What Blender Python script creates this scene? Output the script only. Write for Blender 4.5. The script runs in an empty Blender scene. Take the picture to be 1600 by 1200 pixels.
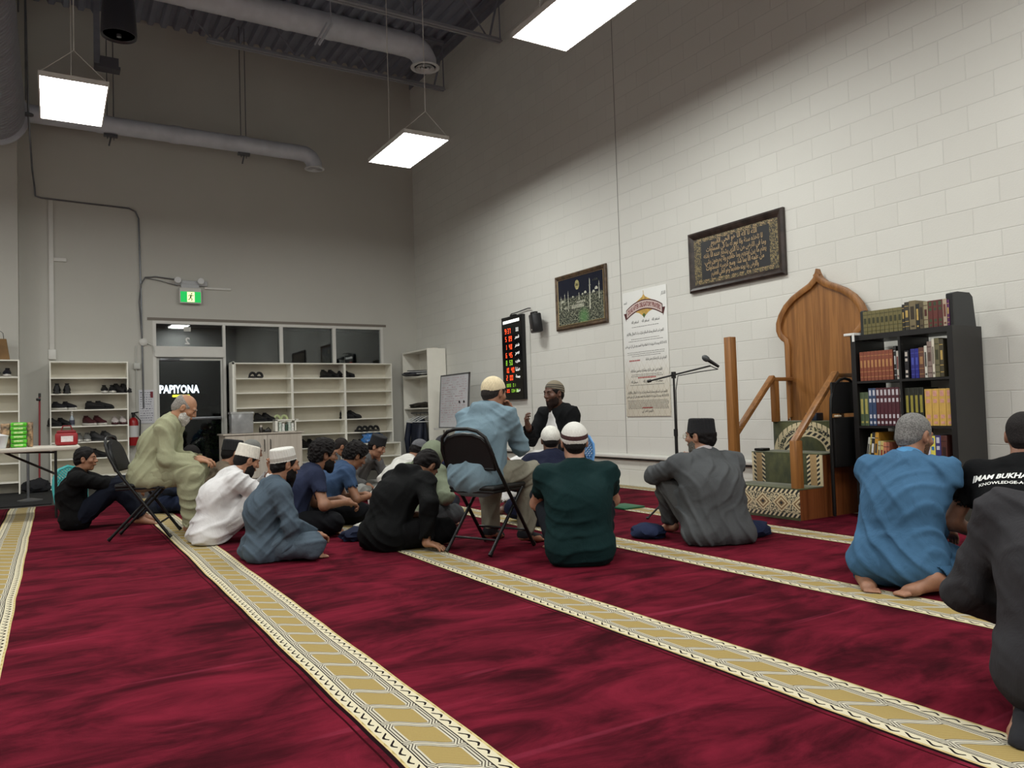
import bpy, bmesh, math, random
import numpy as np
from mathutils import Vector, Matrix, Euler

C = bpy.context.scene.collection
SC = bpy.context.scene
PI = math.pi
R = math.radians

# ------------------------------------------------------------------ camera
YAW, PITCH, ROLL, FPX = 0.540756696, 0.0346814938, -0.0315708227, 1196.30297
_f = Vector((math.sin(YAW)*math.cos(PITCH), math.cos(YAW)*math.cos(PITCH), math.sin(PITCH)))
_r = Vector((math.cos(YAW), -math.sin(YAW), 0.0))
_u = _r.cross(_f)
_r2 = _r*math.cos(ROLL) + _u*math.sin(ROLL)
_u2 = -_r*math.sin(ROLL) + _u*math.cos(ROLL)
cam_data = bpy.data.cameras.new('camera')
cam = bpy.data.objects.new('camera', cam_data); C.objects.link(cam)
cam_data.sensor_width = 36.0
cam_data.lens = FPX/1600*36.0
cam_data.clip_start = 0.05
m3 = Matrix((_r2, _u2, -_f)).transposed()
cam.matrix_world = Matrix.Translation((0, 0, 0.97)) @ m3.to_4x4()
SC.camera = cam

# ------------------------------------------------------------------ world, view
w = bpy.data.worlds.new('night'); SC.world = w; w.use_nodes = True
w.node_tree.nodes['Background'].inputs[0].default_value = (0.004, 0.006, 0.012, 1)
w.node_tree.nodes['Background'].inputs[1].default_value = 1.0
SC.view_settings.view_transform = 'Standard'
SC.view_settings.look = 'None'
SC.view_settings.gamma = 1.0
SC.view_settings.use_curve_mapping = False
SC.view_settings.exposure = 0.28
PANEL_POWER = 28.0            # emission strength of every ceiling panel's diffuser

# ------------------------------------------------------------------ colour and shader helpers
def lin(c):
    return tuple(((v/255)/12.92 if v/255 <= 0.04045 else ((v/255+0.055)/1.055)**2.4) for v in c)

class S:
    """a shader socket with arithmetic"""
    def __init__(s, nt, sock): s.nt, s.k = nt, sock
    def _m(s, op, *o, clamp=False):
        n = s.nt.nodes.new('ShaderNodeMath'); n.operation = op; n.use_clamp = clamp
        for i, a in enumerate((s,)+o):
            if isinstance(a, S): s.nt.links.new(a.k, n.inputs[i])
            else: n.inputs[i].default_value = a
        return S(s.nt, n.outputs[0])
    def __add__(s, o): return s._m('ADD', o)
    def __sub__(s, o): return s._m('SUBTRACT', o)
    def __mul__(s, o): return s._m('MULTIPLY', o)
    def __truediv__(s, o): return s._m('DIVIDE', o)
    def lt(s, o): return s._m('LESS_THAN', o)
    def gt(s, o): return s._m('GREATER_THAN', o)
    def abs(s): return s._m('ABSOLUTE')
    def sin(s): return s._m('SINE')
    def fract(s): return s._m('FRACT')
    def min(s, o): return s._m('MINIMUM', o)
    def max(s, o): return s._m('MAXIMUM', o)
    def pow(s, o): return s._m('POWER', o)
    def clamp(s): return s._m('ADD', 0.0, clamp=True)
    def ping(s, o): return s._m('PINGPONG', o)
def smooth(x, a, b):
    n = x.nt.nodes.new('ShaderNodeMapRange'); n.interpolation_type = 'SMOOTHSTEP'
    x.nt.links.new(x.k, n.inputs[0]); n.inputs[1].default_value = a; n.inputs[2].default_value = b
    return S(x.nt, n.outputs[0])
def mixc(f, a, b):
    nt = f.nt if isinstance(f, S) else (a.nt if isinstance(a, S) else b.nt)
    n = nt.nodes.new('ShaderNodeMix'); n.data_type = 'RGBA'
    for i, v in ((0, f), (6, a), (7, b)):
        if isinstance(v, S): nt.links.new(v.k, n.inputs[i])
        elif i == 0: n.inputs[0].default_value = v
        else: n.inputs[i].default_value = (*v, 1)
    return S(nt, n.outputs[2])
def coords(nt, kind='Object'):
    t = nt.nodes.new('ShaderNodeTexCoord'); x = nt.nodes.new('ShaderNodeSeparateXYZ')
    nt.links.new(t.outputs[kind], x.inputs[0])
    return S(nt, x.outputs[0]), S(nt, x.outputs[1]), S(nt, x.outputs[2])
def vec(nt, x, y, z):
    n = nt.nodes.new('ShaderNodeCombineXYZ')
    for i, v in enumerate((x, y, z)):
        if isinstance(v, S): nt.links.new(v.k, n.inputs[i])
        else: n.inputs[i].default_value = v
    return S(nt, n.outputs[0])
def noise(v, scale, detail=3.0, rough=0.5, dist=0.0):
    n = v.nt.nodes.new('ShaderNodeTexNoise')
    v.nt.links.new(v.k, n.inputs['Vector']); n.inputs['Scale'].default_value = scale
    n.inputs['Detail'].default_value = detail; n.inputs['Roughness'].default_value = rough
    n.inputs['Distortion'].default_value = dist
    return S(v.nt, n.outputs[0])
def newmat(name):
    m = bpy.data.materials.new(name); m.use_nodes = True
    nt = m.node_tree; b = nt.nodes['Principled BSDF']
    return m, nt, b
def setin(nt, b, key, v):
    if isinstance(v, S): nt.links.new(v.k, b.inputs[key])
    elif isinstance(v, tuple): b.inputs[key].default_value = (*v, 1) if len(v) == 3 else v
    else: b.inputs[key].default_value = v
def bump(nt, b, h, dist=0.01, strength=1.0):
    n = nt.nodes.new('ShaderNodeBump'); n.inputs['Distance'].default_value = dist
    n.inputs['Strength'].default_value = strength
    nt.links.new(h.k, n.inputs['Height']); nt.links.new(n.outputs[0], b.inputs['Normal'])

_mc = {}
def mat(name, rgb=None, rough=0.6, metal=0.0, var=0.0, vscale=8.0, bmp=0.0, bscale=60.0, emit=None, estr=1.0, sheen=0.0, spec=0.5):
    """plain procedural material; rgb in sRGB 0-255, var = value variation by noise"""
    key = name
    if key in _mc: return _mc[key]
    m, nt, b = newmat(name); c = lin(rgb)
    x, y, z = coords(nt); v = vec(nt, x, y, z)
    n = noise(v, vscale, 3)
    lo = tuple(max(0, k*(1-var)) for k in c); hi = tuple(min(1, k*(1+var)) for k in c)
    setin(nt, b, 'Base Color', mixc(smooth(n, .3, .7), lo, hi))
    b.inputs['Roughness'].default_value = rough; b.inputs['Metallic'].default_value = metal
    b.inputs['Specular IOR Level'].default_value = spec
    if sheen: b.inputs['Sheen Weight'].default_value = sheen
    if bmp: bump(nt, b, noise(v, bscale, 3), bmp)
    if emit: setin(nt, b, 'Emission Color', tuple(lin(emit))); b.inputs['Emission Strength'].default_value = estr
    _mc[key] = m
    return m

def wood(name, rgb, dark, axis='z', rough=0.45, scale=1.0):
    if name in _mc: return _mc[name]
    m, nt, b = newmat(name); x, y, z = coords(nt)
    if axis == 'z': v = vec(nt, x*14, y*14, z*0.8)
    elif axis == 'y': v = vec(nt, x*14, y*0.8, z*14)
    else: v = vec(nt, x*0.8, y*14, z*14)
    n = noise(v, 1.3*scale, 5, .6, 1.2); g = noise(v, 6*scale, 3)
    f = (smooth(n, .35, .65)*0.7 + g*0.3).clamp()
    setin(nt, b, 'Base Color', mixc(f, lin(dark), lin(rgb)))
    b.inputs['Roughness'].default_value = rough
    bump(nt, b, g, .0006); _mc[name] = m
    return m

# ------------------------------------------------------------------ mesh builder
def topmost(o):
    while o.parent: o = o.parent
    return o
class MB:
    def __init__(s): s.v, s.f, s.mi, s.sm = [], [], [], []
    def add(s, vs, fs, mi=0, smooth=False):
        b = len(s.v); s.v += [tuple(p) for p in vs]
        s.f += [tuple(i+b for i in f) for f in fs]; s.mi += [mi]*len(fs); s.sm += [smooth]*len(fs)
        return s
    def box(s, x0, x1, y0, y1, z0, z1, mi=0, mtx=None):
        vs = [Vector((x, y, z)) for z in (z0, z1) for y in (y0, y1) for x in (x0, x1)]
        if mtx: vs = [mtx @ p for p in vs]
        return s.add(vs, [(0, 2, 3, 1), (4, 5, 7, 6), (0, 1, 5, 4), (2, 6, 7, 3), (0, 4, 6, 2), (1, 3, 7, 5)], mi)
    def rbox(s, x0, x1, y0, y1, z0, z1, r=.01, seg=2, mi=0, mtx=None):
        """rounded box"""
        bm = bmesh.new(); bmesh.ops.create_cube(bm, size=1)
        for p in bm.verts:
            p.co = Vector(((x0+x1)/2+p.co.x*(x1-x0), (y0+y1)/2+p.co.y*(y1-y0), (z0+z1)/2+p.co.z*(z1-z0)))
        r = min(r, .49*min(x1-x0, y1-y0, z1-z0))
        bmesh.ops.bevel(bm, geom=list(bm.edges), offset=r, segments=seg, affect='EDGES', profile=.5)
        bm.verts.index_update()
        vs = [p.co.copy() for p in bm.verts]
        if mtx: vs = [mtx @ p for p in vs]
        s.add(vs, [tuple(q.index for q in f.verts) for f in bm.faces], mi, True); bm.free(); return s
    def tube(s, pts, r, n=10, mi=0, closed=False, cap=True, flat=None):
        pts = [Vector(p) for p in pts]; k = len(pts)
        rr = r if isinstance(r, (list, tuple)) else [r]*k
        tang = []
        for i in range(k):
            a = pts[(i-1) % k] if (closed or i) else pts[0]
            c = pts[(i+1) % k] if (closed or i < k-1) else pts[-1]
            tang.append((c-a).normalized())
        up = Vector((0, 0, 1)) if abs(tang[0].z) < .9 else Vector((1, 0, 0))
        nrm = (up - tang[0]*up.dot(tang[0])).normalized(); vs = []
        for i in range(k):
            nrm = (nrm - tang[i]*nrm.dot(tang[i])).normalized(); bn = tang[i].cross(nrm)
            for j in range(n):
                a = 2*PI*j/n; fl = flat or 1.0
                vs.append(pts[i] + nrm*math.cos(a)*rr[i] + bn*math.sin(a)*rr[i]*fl)
        fs = []
        for i in range(k if closed else k-1):
            for j in range(n):
                a, b = i*n+j, i*n+(j+1) % n; c, d = ((i+1) % k)*n+(j+1) % n, ((i+1) % k)*n+j
                fs.append((a, b, c, d))
        if cap and not closed: fs += [tuple(range(n))[::-1], tuple((k-1)*n+j for j in range(n))]
        return s.add(vs, fs, mi, True)
    def lathe(s, prof, c=(0, 0, 0), n=24, mi=0, mtx=None, sx=1.0, sy=1.0, sm=True):
        vs = []; k = len(prof)
        for r, z in prof:
            for j in range(n):
                a = 2*PI*j/n; p = Vector((r*math.cos(a)*sx, r*math.sin(a)*sy, z))
                if mtx: p = mtx @ p
                vs.append(p + Vector(c))
        fs = [(i*n+j, i*n+(j+1) % n, (i+1)*n+(j+1) % n, (i+1)*n+j) for i in range(k-1) for j in range(n)]
        fs += [tuple(range(n))[::-1], tuple((k-1)*n+j for j in range(n))]
        return s.add(vs, fs, mi, sm)
    def prism(s, poly, place, depth, mi=0):
        """poly: 2D outline; place(u, v, w) -> point; w runs 0..depth"""
        k = len(poly); vs = [place(u, v, 0) for u, v in poly] + [place(u, v, depth) for u, v in poly]
        fs = [tuple(range(k))[::-1], tuple(range(k, 2*k))] + [(i, (i+1) % k, k+(i+1) % k, k+i) for i in range(k)]
        return s.add(vs, fs, mi)
    def build(s, name, m, parent=None, fix=True):
        me = bpy.data.meshes.new(name)
        o0 = topmost(parent).location if parent else Vector((0, 0, 0))
        me.from_pydata([tuple(Vector(p)-o0) for p in s.v], [], s.f)
        ms = m if isinstance(m, (list, tuple)) else [m]
        for q in ms: me.materials.append(q)
        me.polygons.foreach_set('material_index', s.mi); me.polygons.foreach_set('use_smooth', s.sm)
        me.update()
        if fix:
            bm = bmesh.new(); bm.from_mesh(me); bmesh.ops.recalc_face_normals(bm, faces=bm.faces); bm.to_mesh(me); bm.free()
        if any(s.sm): me.set_sharp_from_angle(angle=R(42))
        o = bpy.data.objects.new(name, me); C.objects.link(o)
        if parent: o.parent = parent
        return o
def thing(name, label, cat, loc=(0, 0, 0), rz=0.0, group=None):
    o = bpy.data.objects.new(name, None); C.objects.link(o); o.empty_display_size = .1
    o.location = loc; o.rotation_euler = (0, 0, rz); o['label'] = label; o['category'] = cat
    if group: o['group'] = group
    return o
def tag(o, label, cat, group=None):
    o['label'] = label; o['category'] = cat
    if group: o['group'] = group
    return o
def each(mbs, name, m, parent):
    return [b_.build(name, m, parent) for b_ in mbs]
def struct(o): o['kind'] = 'structure'; return o

# text as a mesh; place(u, v) maps the text plane to the world
AR = {'ا': (0xFE8D, 2), 'ب': (0xFE8F, 4), 'ة': (0xFE93, 2), 'ت': (0xFE95, 4), 'ج': (0xFE9D, 4), 'ح': (0xFEA1, 4), 'خ': (0xFEA5, 4), 'د': (0xFEA9, 2),
      'ذ': (0xFEAB, 2), 'ر': (0xFEAD, 2), 'س': (0xFEB1, 4), 'ش': (0xFEB5, 4), 'ص': (0xFEB9, 4), 'ض': (0xFEBD, 4), 'ط': (0xFEC1, 4), 'ظ': (0xFEC5, 4),
      'ع': (0xFEC9, 4), 'غ': (0xFECD, 4), 'ف': (0xFED1, 4), 'ق': (0xFED5, 4), 'ك': (0xFED9, 4), 'ل': (0xFEDD, 4), 'م': (0xFEE1, 4), 'ن': (0xFEE5, 4),
      'ه': (0xFEE9, 4), 'و': (0xFEED, 2), 'ي': (0xFEF1, 4), 'ى': (0xFEEF, 2)}
def arabic(t):
    out = []
    for i, ch in enumerate(t):
        if ch not in AR: out.append(ch); continue
        base, nf = AR[ch]
        prev = i > 0 and t[i-1] in AR and AR[t[i-1]][1] == 4
        nxt = i < len(t)-1 and t[i+1] in AR and nf == 4
        out.append(chr(base + (3 if prev and nxt else 2 if nxt else 1 if prev else 0)))
    return ''.join(reversed(out))
def text_raw(s, bold=0.0):
    c = bpy.data.curves.new('text', 'FONT'); c.body = s; c.align_x = 'CENTER'; c.align_y = 'CENTER'; c.resolution_u = 2
    c.offset = bold
    o = bpy.data.objects.new('text', c); C.objects.link(o); bpy.context.view_layer.update()
    me = bpy.data.meshes.new_from_object(o.evaluated_get(bpy.context.evaluated_depsgraph_get()))
    vs = [tuple(v.co) for v in me.vertices]; fs = [tuple(p.vertices) for p in me.polygons]
    bpy.data.objects.remove(o); bpy.data.curves.remove(c); bpy.data.meshes.remove(me)
    return vs, fs
_tc = {}
def add_text(mb, s, place, cu, cv, height=None, width=None, mi=0, bold=0.0, warp=None):
    """centre (cu,cv) in the plane; scaled to the given width and/or height"""
    if (s, bold) not in _tc: _tc[(s, bold)] = text_raw(s, bold)
    vs, fs = _tc[(s, bold)]
    if not vs: return
    xs = [v[0] for v in vs]; ys = [v[1] for v in vs]
    W, Hh = max(xs)-min(xs), max(ys)-min(ys); mx, my = (max(xs)+min(xs))/2, (max(ys)+min(ys))/2
    sy = height/Hh if height else width/W
    sx = width/W if width else sy
    pts = []
    for v in vs:
        u, q = (v[0]-mx)*sx, (v[1]-my)*sy
        if warp: u, q = warp(u, q)
        pts.append(place(cu+u, cv+q))
    mb.add(pts, fs, mi)

# ------------------------------------------------------------------ room shell
XW, YF, ZC = 6.05, 13.6, 7.5
XL, YB = -5.6, -3.2

def block_wall_mat():
    m, nt, b = newmat('painted_block')
    x, y, z = coords(nt)
    v = vec(nt, y+x, z, 0.0)
    br = nt.nodes.new('ShaderNodeTexBrick'); nt.links.new(v.k, br.inputs['Vector'])
    br.offset = 0.5; br.inputs['Scale'].default_value = 1.0; br.inputs['Brick Width'].default_value = 0.4
    br.inputs['Row Height'].default_value = 0.2; br.inputs['Mortar Size'].default_value = 0.006
    br.inputs['Mortar Smooth'].default_value = 0.6; br.inputs['Bias'].default_value = 0.0
    br.inputs['Color1'].default_value = (1, 1, 1, 1); br.inputs['Color2'].default_value = (.88, .88, .86, 1); br.inputs['Mortar'].default_value = (1, 1, 1, 1)
    blk = S(nt, br.outputs['Color']); mort = S(nt, br.outputs['Fac'])
    n = noise(vec(nt, x, y, z), 90, 4, .65); big = noise(vec(nt, x, y, z), 1.3, 2)
    base = mixc(mort*0.5, lin((222, 221, 214)), lin((203, 202, 196)))
    base2 = mixc((blk-0.88)*8.0, mixc(0.12, base, lin((186, 182, 174))), base)
    setin(nt, b, 'Base Color', mixc(smooth(big, .3, .75)*0.10, base2, lin((196, 194, 187))))
    b.inputs['Roughness'].default_value = .6
    h = (n*0.3) - mort*0.4
    bump(nt, b, h, .005, .8)
    return m
M_block = block_wall_mat()
M_dry = mat('painted_drywall', (194, 192, 184), .65, var=.02, vscale=1.2, bmp=.0006, bscale=240)
M_bright = mat('white_paint', (222, 222, 220), .6, var=.01)
M_dark_floor = mat('dark_vinyl', (38, 36, 36), .45, var=.2, vscale=5)
M_white = mat('white_melamine', (240, 237, 226), .45, var=.02)
M_whitemetal = mat('white_metal', (214, 212, 206), .4, var=.02)
M_alum = mat('aluminium_frame', (190, 190, 184), .4, var=.03)
M_black = mat('black_plastic', (14, 14, 15), .4, var=.1)
M_steel = mat('steel', (120, 122, 126), .35, metal=.8, var=.1)
M_deck = mat('deck_paint', (140, 146, 162), .55, var=.06, vscale=3)
M_joist = mat('joist_paint', (128, 131, 142), .5, var=.08)
M_duct = mat('galvanised_duct', (205, 209, 218), .45, metal=.08, var=.08, vscale=4)
M_mark = mat('dark_print', (30, 30, 30), .6)

# floor slab and setting
b = MB().box(XL, XW, YB, YF+.1, -.12, 0); struct(b.build('floor', M_dark_floor))
b = MB().box(XW, XW+.25, YB, YF+.3, -.12, ZC+.3); struct(b.build('wall_right', M_block))
b = MB()
b.box(-.42, 1.40, YF, YF+.2, -.12, ZC+.3); b.box(5.36, XW, YF, YF+.2, -.12, ZC+.3); b.box(1.40, 5.36, YF, YF+.2, 2.62, ZC+.3)
b.box(XL, -.42, YF-.35, YF+.2, -.12, ZC+.3)
struct(b.build('wall_back', M_dry))
b = MB().box(XL-.2, XL, YB, YF+.2, -.12, ZC+.3); struct(b.build('wall_left', M_bright))
b = MB().box(XL-.2, XW+.2, YB-.2, YB, -.12, ZC+.3); struct(b.build('wall_front', M_bright))

# corrugated steel deck
b = MB(); xs = []; x = XL; per = .2
while x < XW:
    xs += [(x, .0), (x+.07, .0), (x+.1, .06), (x+.17, .06)]; x += per
xs.append((XW, 0))
vs = []; fs = []
for i, (x, dz) in enumerate(xs): vs += [(x, YB, ZC+dz), (x, YF, ZC+dz)]
for i in range(len(xs)-1): fs.append((2*i, 2*i+1, 2*i+3, 2*i+2))
b.add(vs, fs); b.box(XL, XW, YB, YF, ZC+.16, ZC+.3)
struct(b.build('ceiling', M_deck, fix=False))
# ledger angle along the right wall, floor-level pipe cover, wall control joint
b = MB().box(XW-.1, XW, YB, YF, 7.42, 7.5).box(XW-.02, XW, YB, YF, 7.3, 7.5); struct(b.build('trim_1', M_joist))
b = MB().rbox(XW-.05, XW, 4.95, 10.6, .345, .385, .008).box(XW-.03, XW, 4.95, 10.6, .325, .345, 1)
struct(b.build('trim_2', [M_whitemetal, M_mark]))
b = MB().box(XW-.004, XW+.01, 7.375, 7.383, .4, 7.3); struct(b.build('trim_3', mat('joint_sealant', (150, 148, 143), .7)))
b = MB().rbox(XW-.012, XW, 9.50, 9.515, .3, 2.35, .004); struct(b.build('trim_4', M_alum))
b = MB().box(-.42, 1.38, YF-.012, YF, 0, .1).box(5.38, XW, YF-.012, YF, 0, .1).box(XL, -.42, YF-.362, YF-.35, 0, .1)
struct(b.build('baseboard_back', M_black))

# ---------- door and storefront windows
def glass_mat(k_=1.45):
    m, nt, b = newmat('window_glass')
    nt.nodes.remove(b); out = nt.nodes['Material Output']
    t = nt.nodes.new('ShaderNodeBsdfTransparent'); t.inputs[0].default_value = (.72, .76, .76, 1)
    g = nt.nodes.new('ShaderNodeBsdfGlossy'); g.inputs['Roughness'].default_value = .02; g.inputs[0].default_value = (.9, .92, .92, 1)
    f = nt.nodes.new('ShaderNodeFresnel'); f.inputs[0].default_value = 1.55
    mx = nt.nodes.new('ShaderNodeMixShader')
    k = (S(nt, f.outputs[0])*k_).clamp()
    nt.links.new(k.k, mx.inputs[0]); nt.links.new(t.outputs[0], mx.inputs[1]); nt.links.new(g.outputs[0], mx.inputs[2])
    nt.links.new(mx.outputs[0], out.inputs[0])
    return m
M_glass = glass_mat()
yg0, yg1 = YF+.03, YF+.10
wins = [('window_1', 1.45, 2.48, 2.20, 2.57), ('window_2', 2.525, 3.43, .1, 2.57), ('window_3', 3.49, 4.385, .1, 2.57), ('window_4', 4.445, 5.31, .1, 2.57)]
b = MB()
b.box(1.40, 1.45, yg0-.03, yg1, 0, 2.57).box(5.31, 5.36, yg0-.03, yg1, 0, 2.57).box(1.40, 5.36, yg0-.03, yg1, 2.57, 2.62)
for x0, x1 in ((2.48, 2.525), (3.43, 3.49), (4.385, 4.445)): b.box(x0, x1, yg0-.03, yg1, 0, 2.57)
b.box(2.525, 5.31, yg0-.03, yg1, 0, .1)
struct(b.build('trim_5', M_whitemetal))
b = MB().box(1.32, 5.42, YF-.008, YF, 2.62, 2.665); struct(b.build('trim_6', mat('brown_trim', (120, 112, 102), .6)))
for n, x0, x1, z0, z1 in wins:
    o = MB().box(x0, x1, yg0+.03, yg0+.04, z0, z1).build(n, M_glass); struct(o)
    if n == 'window_1':
        # the street number reads mirrored from the inside
        t = MB(); add_text(t, '2', lambda u, v: (1.93-u, yg0+.028, 2.30+v), 0, 0, height=.115, bold=.03)
        t.build('number_decal', mat('white_vinyl', (235, 235, 232), .6), o)
        MB().box(1.875, 1.985, yg0+.024, yg0+.029, 2.455, 2.53).build('paper_note', mat('note_paper', (196, 196, 190), .7), o)
d = struct(thing('door_1', '', '', (1.96, YF+.06, 0))); del d['label']; del d['category']
MB().box(1.45, 2.48, yg0-.05, yg0, 2.02, 2.20).box(1.42, 2.50, yg0-.06, yg0-.05, 2.03, 2.19).build('door_header', M_whitemetal, d)
f = MB()
f.box(1.452, 1.49, yg0, yg0+.045, .01, 2.01).box(2.44, 2.478, yg0, yg0+.045, .01, 2.01).box(1.49, 2.44, yg0, yg0+.045, 1.97, 2.01).box(1.49, 2.44, yg0, yg0+.045, .01, .16)
f.build('door_frame', M_alum, d)
MB().box(1.49, 2.44, yg0+.02, yg0+.03, .16, 1.97).build('door_glass', glass_mat(.45), d)
MB().rbox(1.50, 2.43, yg0-.09, yg0-.055, .98, 1.03, .01).box(1.50, 1.53, yg0-.06, yg0, .98, 1.03).box(2.40, 2.43, yg0-.06, yg0, .98, 1.03).build('door_handle', M_steel, d)
MB().rbox(1.5, 1.8, yg0-.03, yg0, 1.96, 2.0, .006).tube([(1.62, yg0-.04, 1.99), (1.85, yg0-.1, 2.0)], .008).build('door_closer', M_steel, d)
MB().rbox(2.488, 2.518, yg0-.045, yg0-.03, 1.0, 1.55, .004).build('door_strip', M_whitemetal, d)

# ---------- outside, at night
b = MB().box(-12, 26, YF+.2, 48, -.2, -.06); o = b.build('asphalt', mat('asphalt', (40, 40, 42), .8, var=.3, vscale=3)); struct(o)
bd = thing('building', 'dark building across the car park seen through the glass door', 'building', (5.5, 40.6, 0))
MB().box(-4, 18, 40.3, 46, 0, 5.5).build('wall', mat('dark_facade', (52, 50, 54), .7, var=.2), bd)
MB().box(-4.2, 18.2, 40.0, 46, 5.5, 5.9).build('roof', mat('dark_roof', (40, 40, 44), .7), bd)
MB().box(3.2, 6.6, 40.25, 40.3, .2, 2.3).build('window', mat('dark_pane', (12, 14, 18), .1), bd)
sg = thing('illuminated_sign', 'glowing white shop sign reading PAPIYONA above a yellow bar', 'sign', (5.3, 40.2, 2.3))
M_glow = mat('sign_glow', (255, 255, 255), emit=(235, 242, 255), estr=5.0)
M_glowy = mat('sign_glow_yellow', (240, 220, 60), emit=(236, 226, 70), estr=2.0)
t = MB(); add_text(t, 'PAPIYONA', lambda u, v: (5.29+u, 40.18, 2.52+v), 0, 0, width=1.78, height=.40, bold=.025)
t2 = MB(); t2.v = t.v[:]; t2.f = t.f[:]; t2.mi = t.mi[:]; t2.sm = t.sm[:]
t2.build('lettering', M_glow, sg, fix=False)
MB().box(4.4, 6.2, 40.2, 40.3, 2.2, 2.8).build('backing', mat('sign_back', (20, 20, 22), .6), sg)
MB().rbox(4.95, 5.75, 40.12, 40.2, 2.13, 2.25, .05).build('accent_bar', M_glowy, sg)
def car(x, y, label):
    c = thing('car', label, 'car', (x, y, -.06))
    prof = [(-2.2, .3), (-2.2, .75), (-1.9, .9), (-1.1, .98), (-.5, 1.42), (.9, 1.45), (1.5, 1.02), (2.15, .92), (2.25, .35), (1.9, .25), (-1.9, .25)]
    MB().prism(prof, lambda u, v, w: (x+u, y-.85+w, v-.06), 1.7).build('body', mat('dark_car_paint', (26, 27, 32), .2), c)
    for dx in (-1.4, 1.4):
        for dy in (-.86, .70):
            MB().lathe([(.05, 0), (.3, .01), (.32, .08), (.3, .15), (.05, .16)], (x+dx, y+dy+.16, .26), mtx=Matrix.Rotation(PI/2, 4, 'X')).build('wheel', M_black, c)
    for dx in (-.45, .55): MB().box(x+dx-.4, x+dx+.35, y-.87, y-.85, .92, 1.28).build('window', mat('dark_pane2', (8, 9, 11), .1), c)
car(3.7, 22.5, 'dark parked car seen through the glass door at night')
rs = random.Random(4); bsh = MB()
for i in range(900):
    a, e, q = rs.uniform(0, 2*PI), rs.uniform(0, PI/2), rs.uniform(.6, 1)
    p = Vector((3.1+.75*q*math.cos(a)*math.cos(e), 17.2+.45*q*math.sin(a)*math.cos(e), .0+.95*q*math.sin(e)))
    d1 = Vector((rs.uniform(-1, 1), rs.uniform(-1, 1), rs.uniform(-.5, 1))).normalized()*.07
    d2 = d1.cross(Vector((rs.uniform(-1, 1), rs.uniform(-1, 1), rs.uniform(-1, 1)))).normalized()*.025
    bsh.add([p, p+d1*.5+d2, p+d1, p+d1*.5-d2], [(0, 1, 2, 3)])
bo = thing('bush', 'leafy bush outside the bottom of the glass door', 'bush', (3.1, 17.2, -.06))
bsh.build('foliage', mat('night_leaf', (70, 92, 48), .6, var=.3), bo, fix=False)
MB().tube([(3.1, 17.2, -.06), (3.12, 17.2, .5)], [.04, .02]).build('stem', mat('stem_bark', (60, 50, 40), .8), bo)

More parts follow.
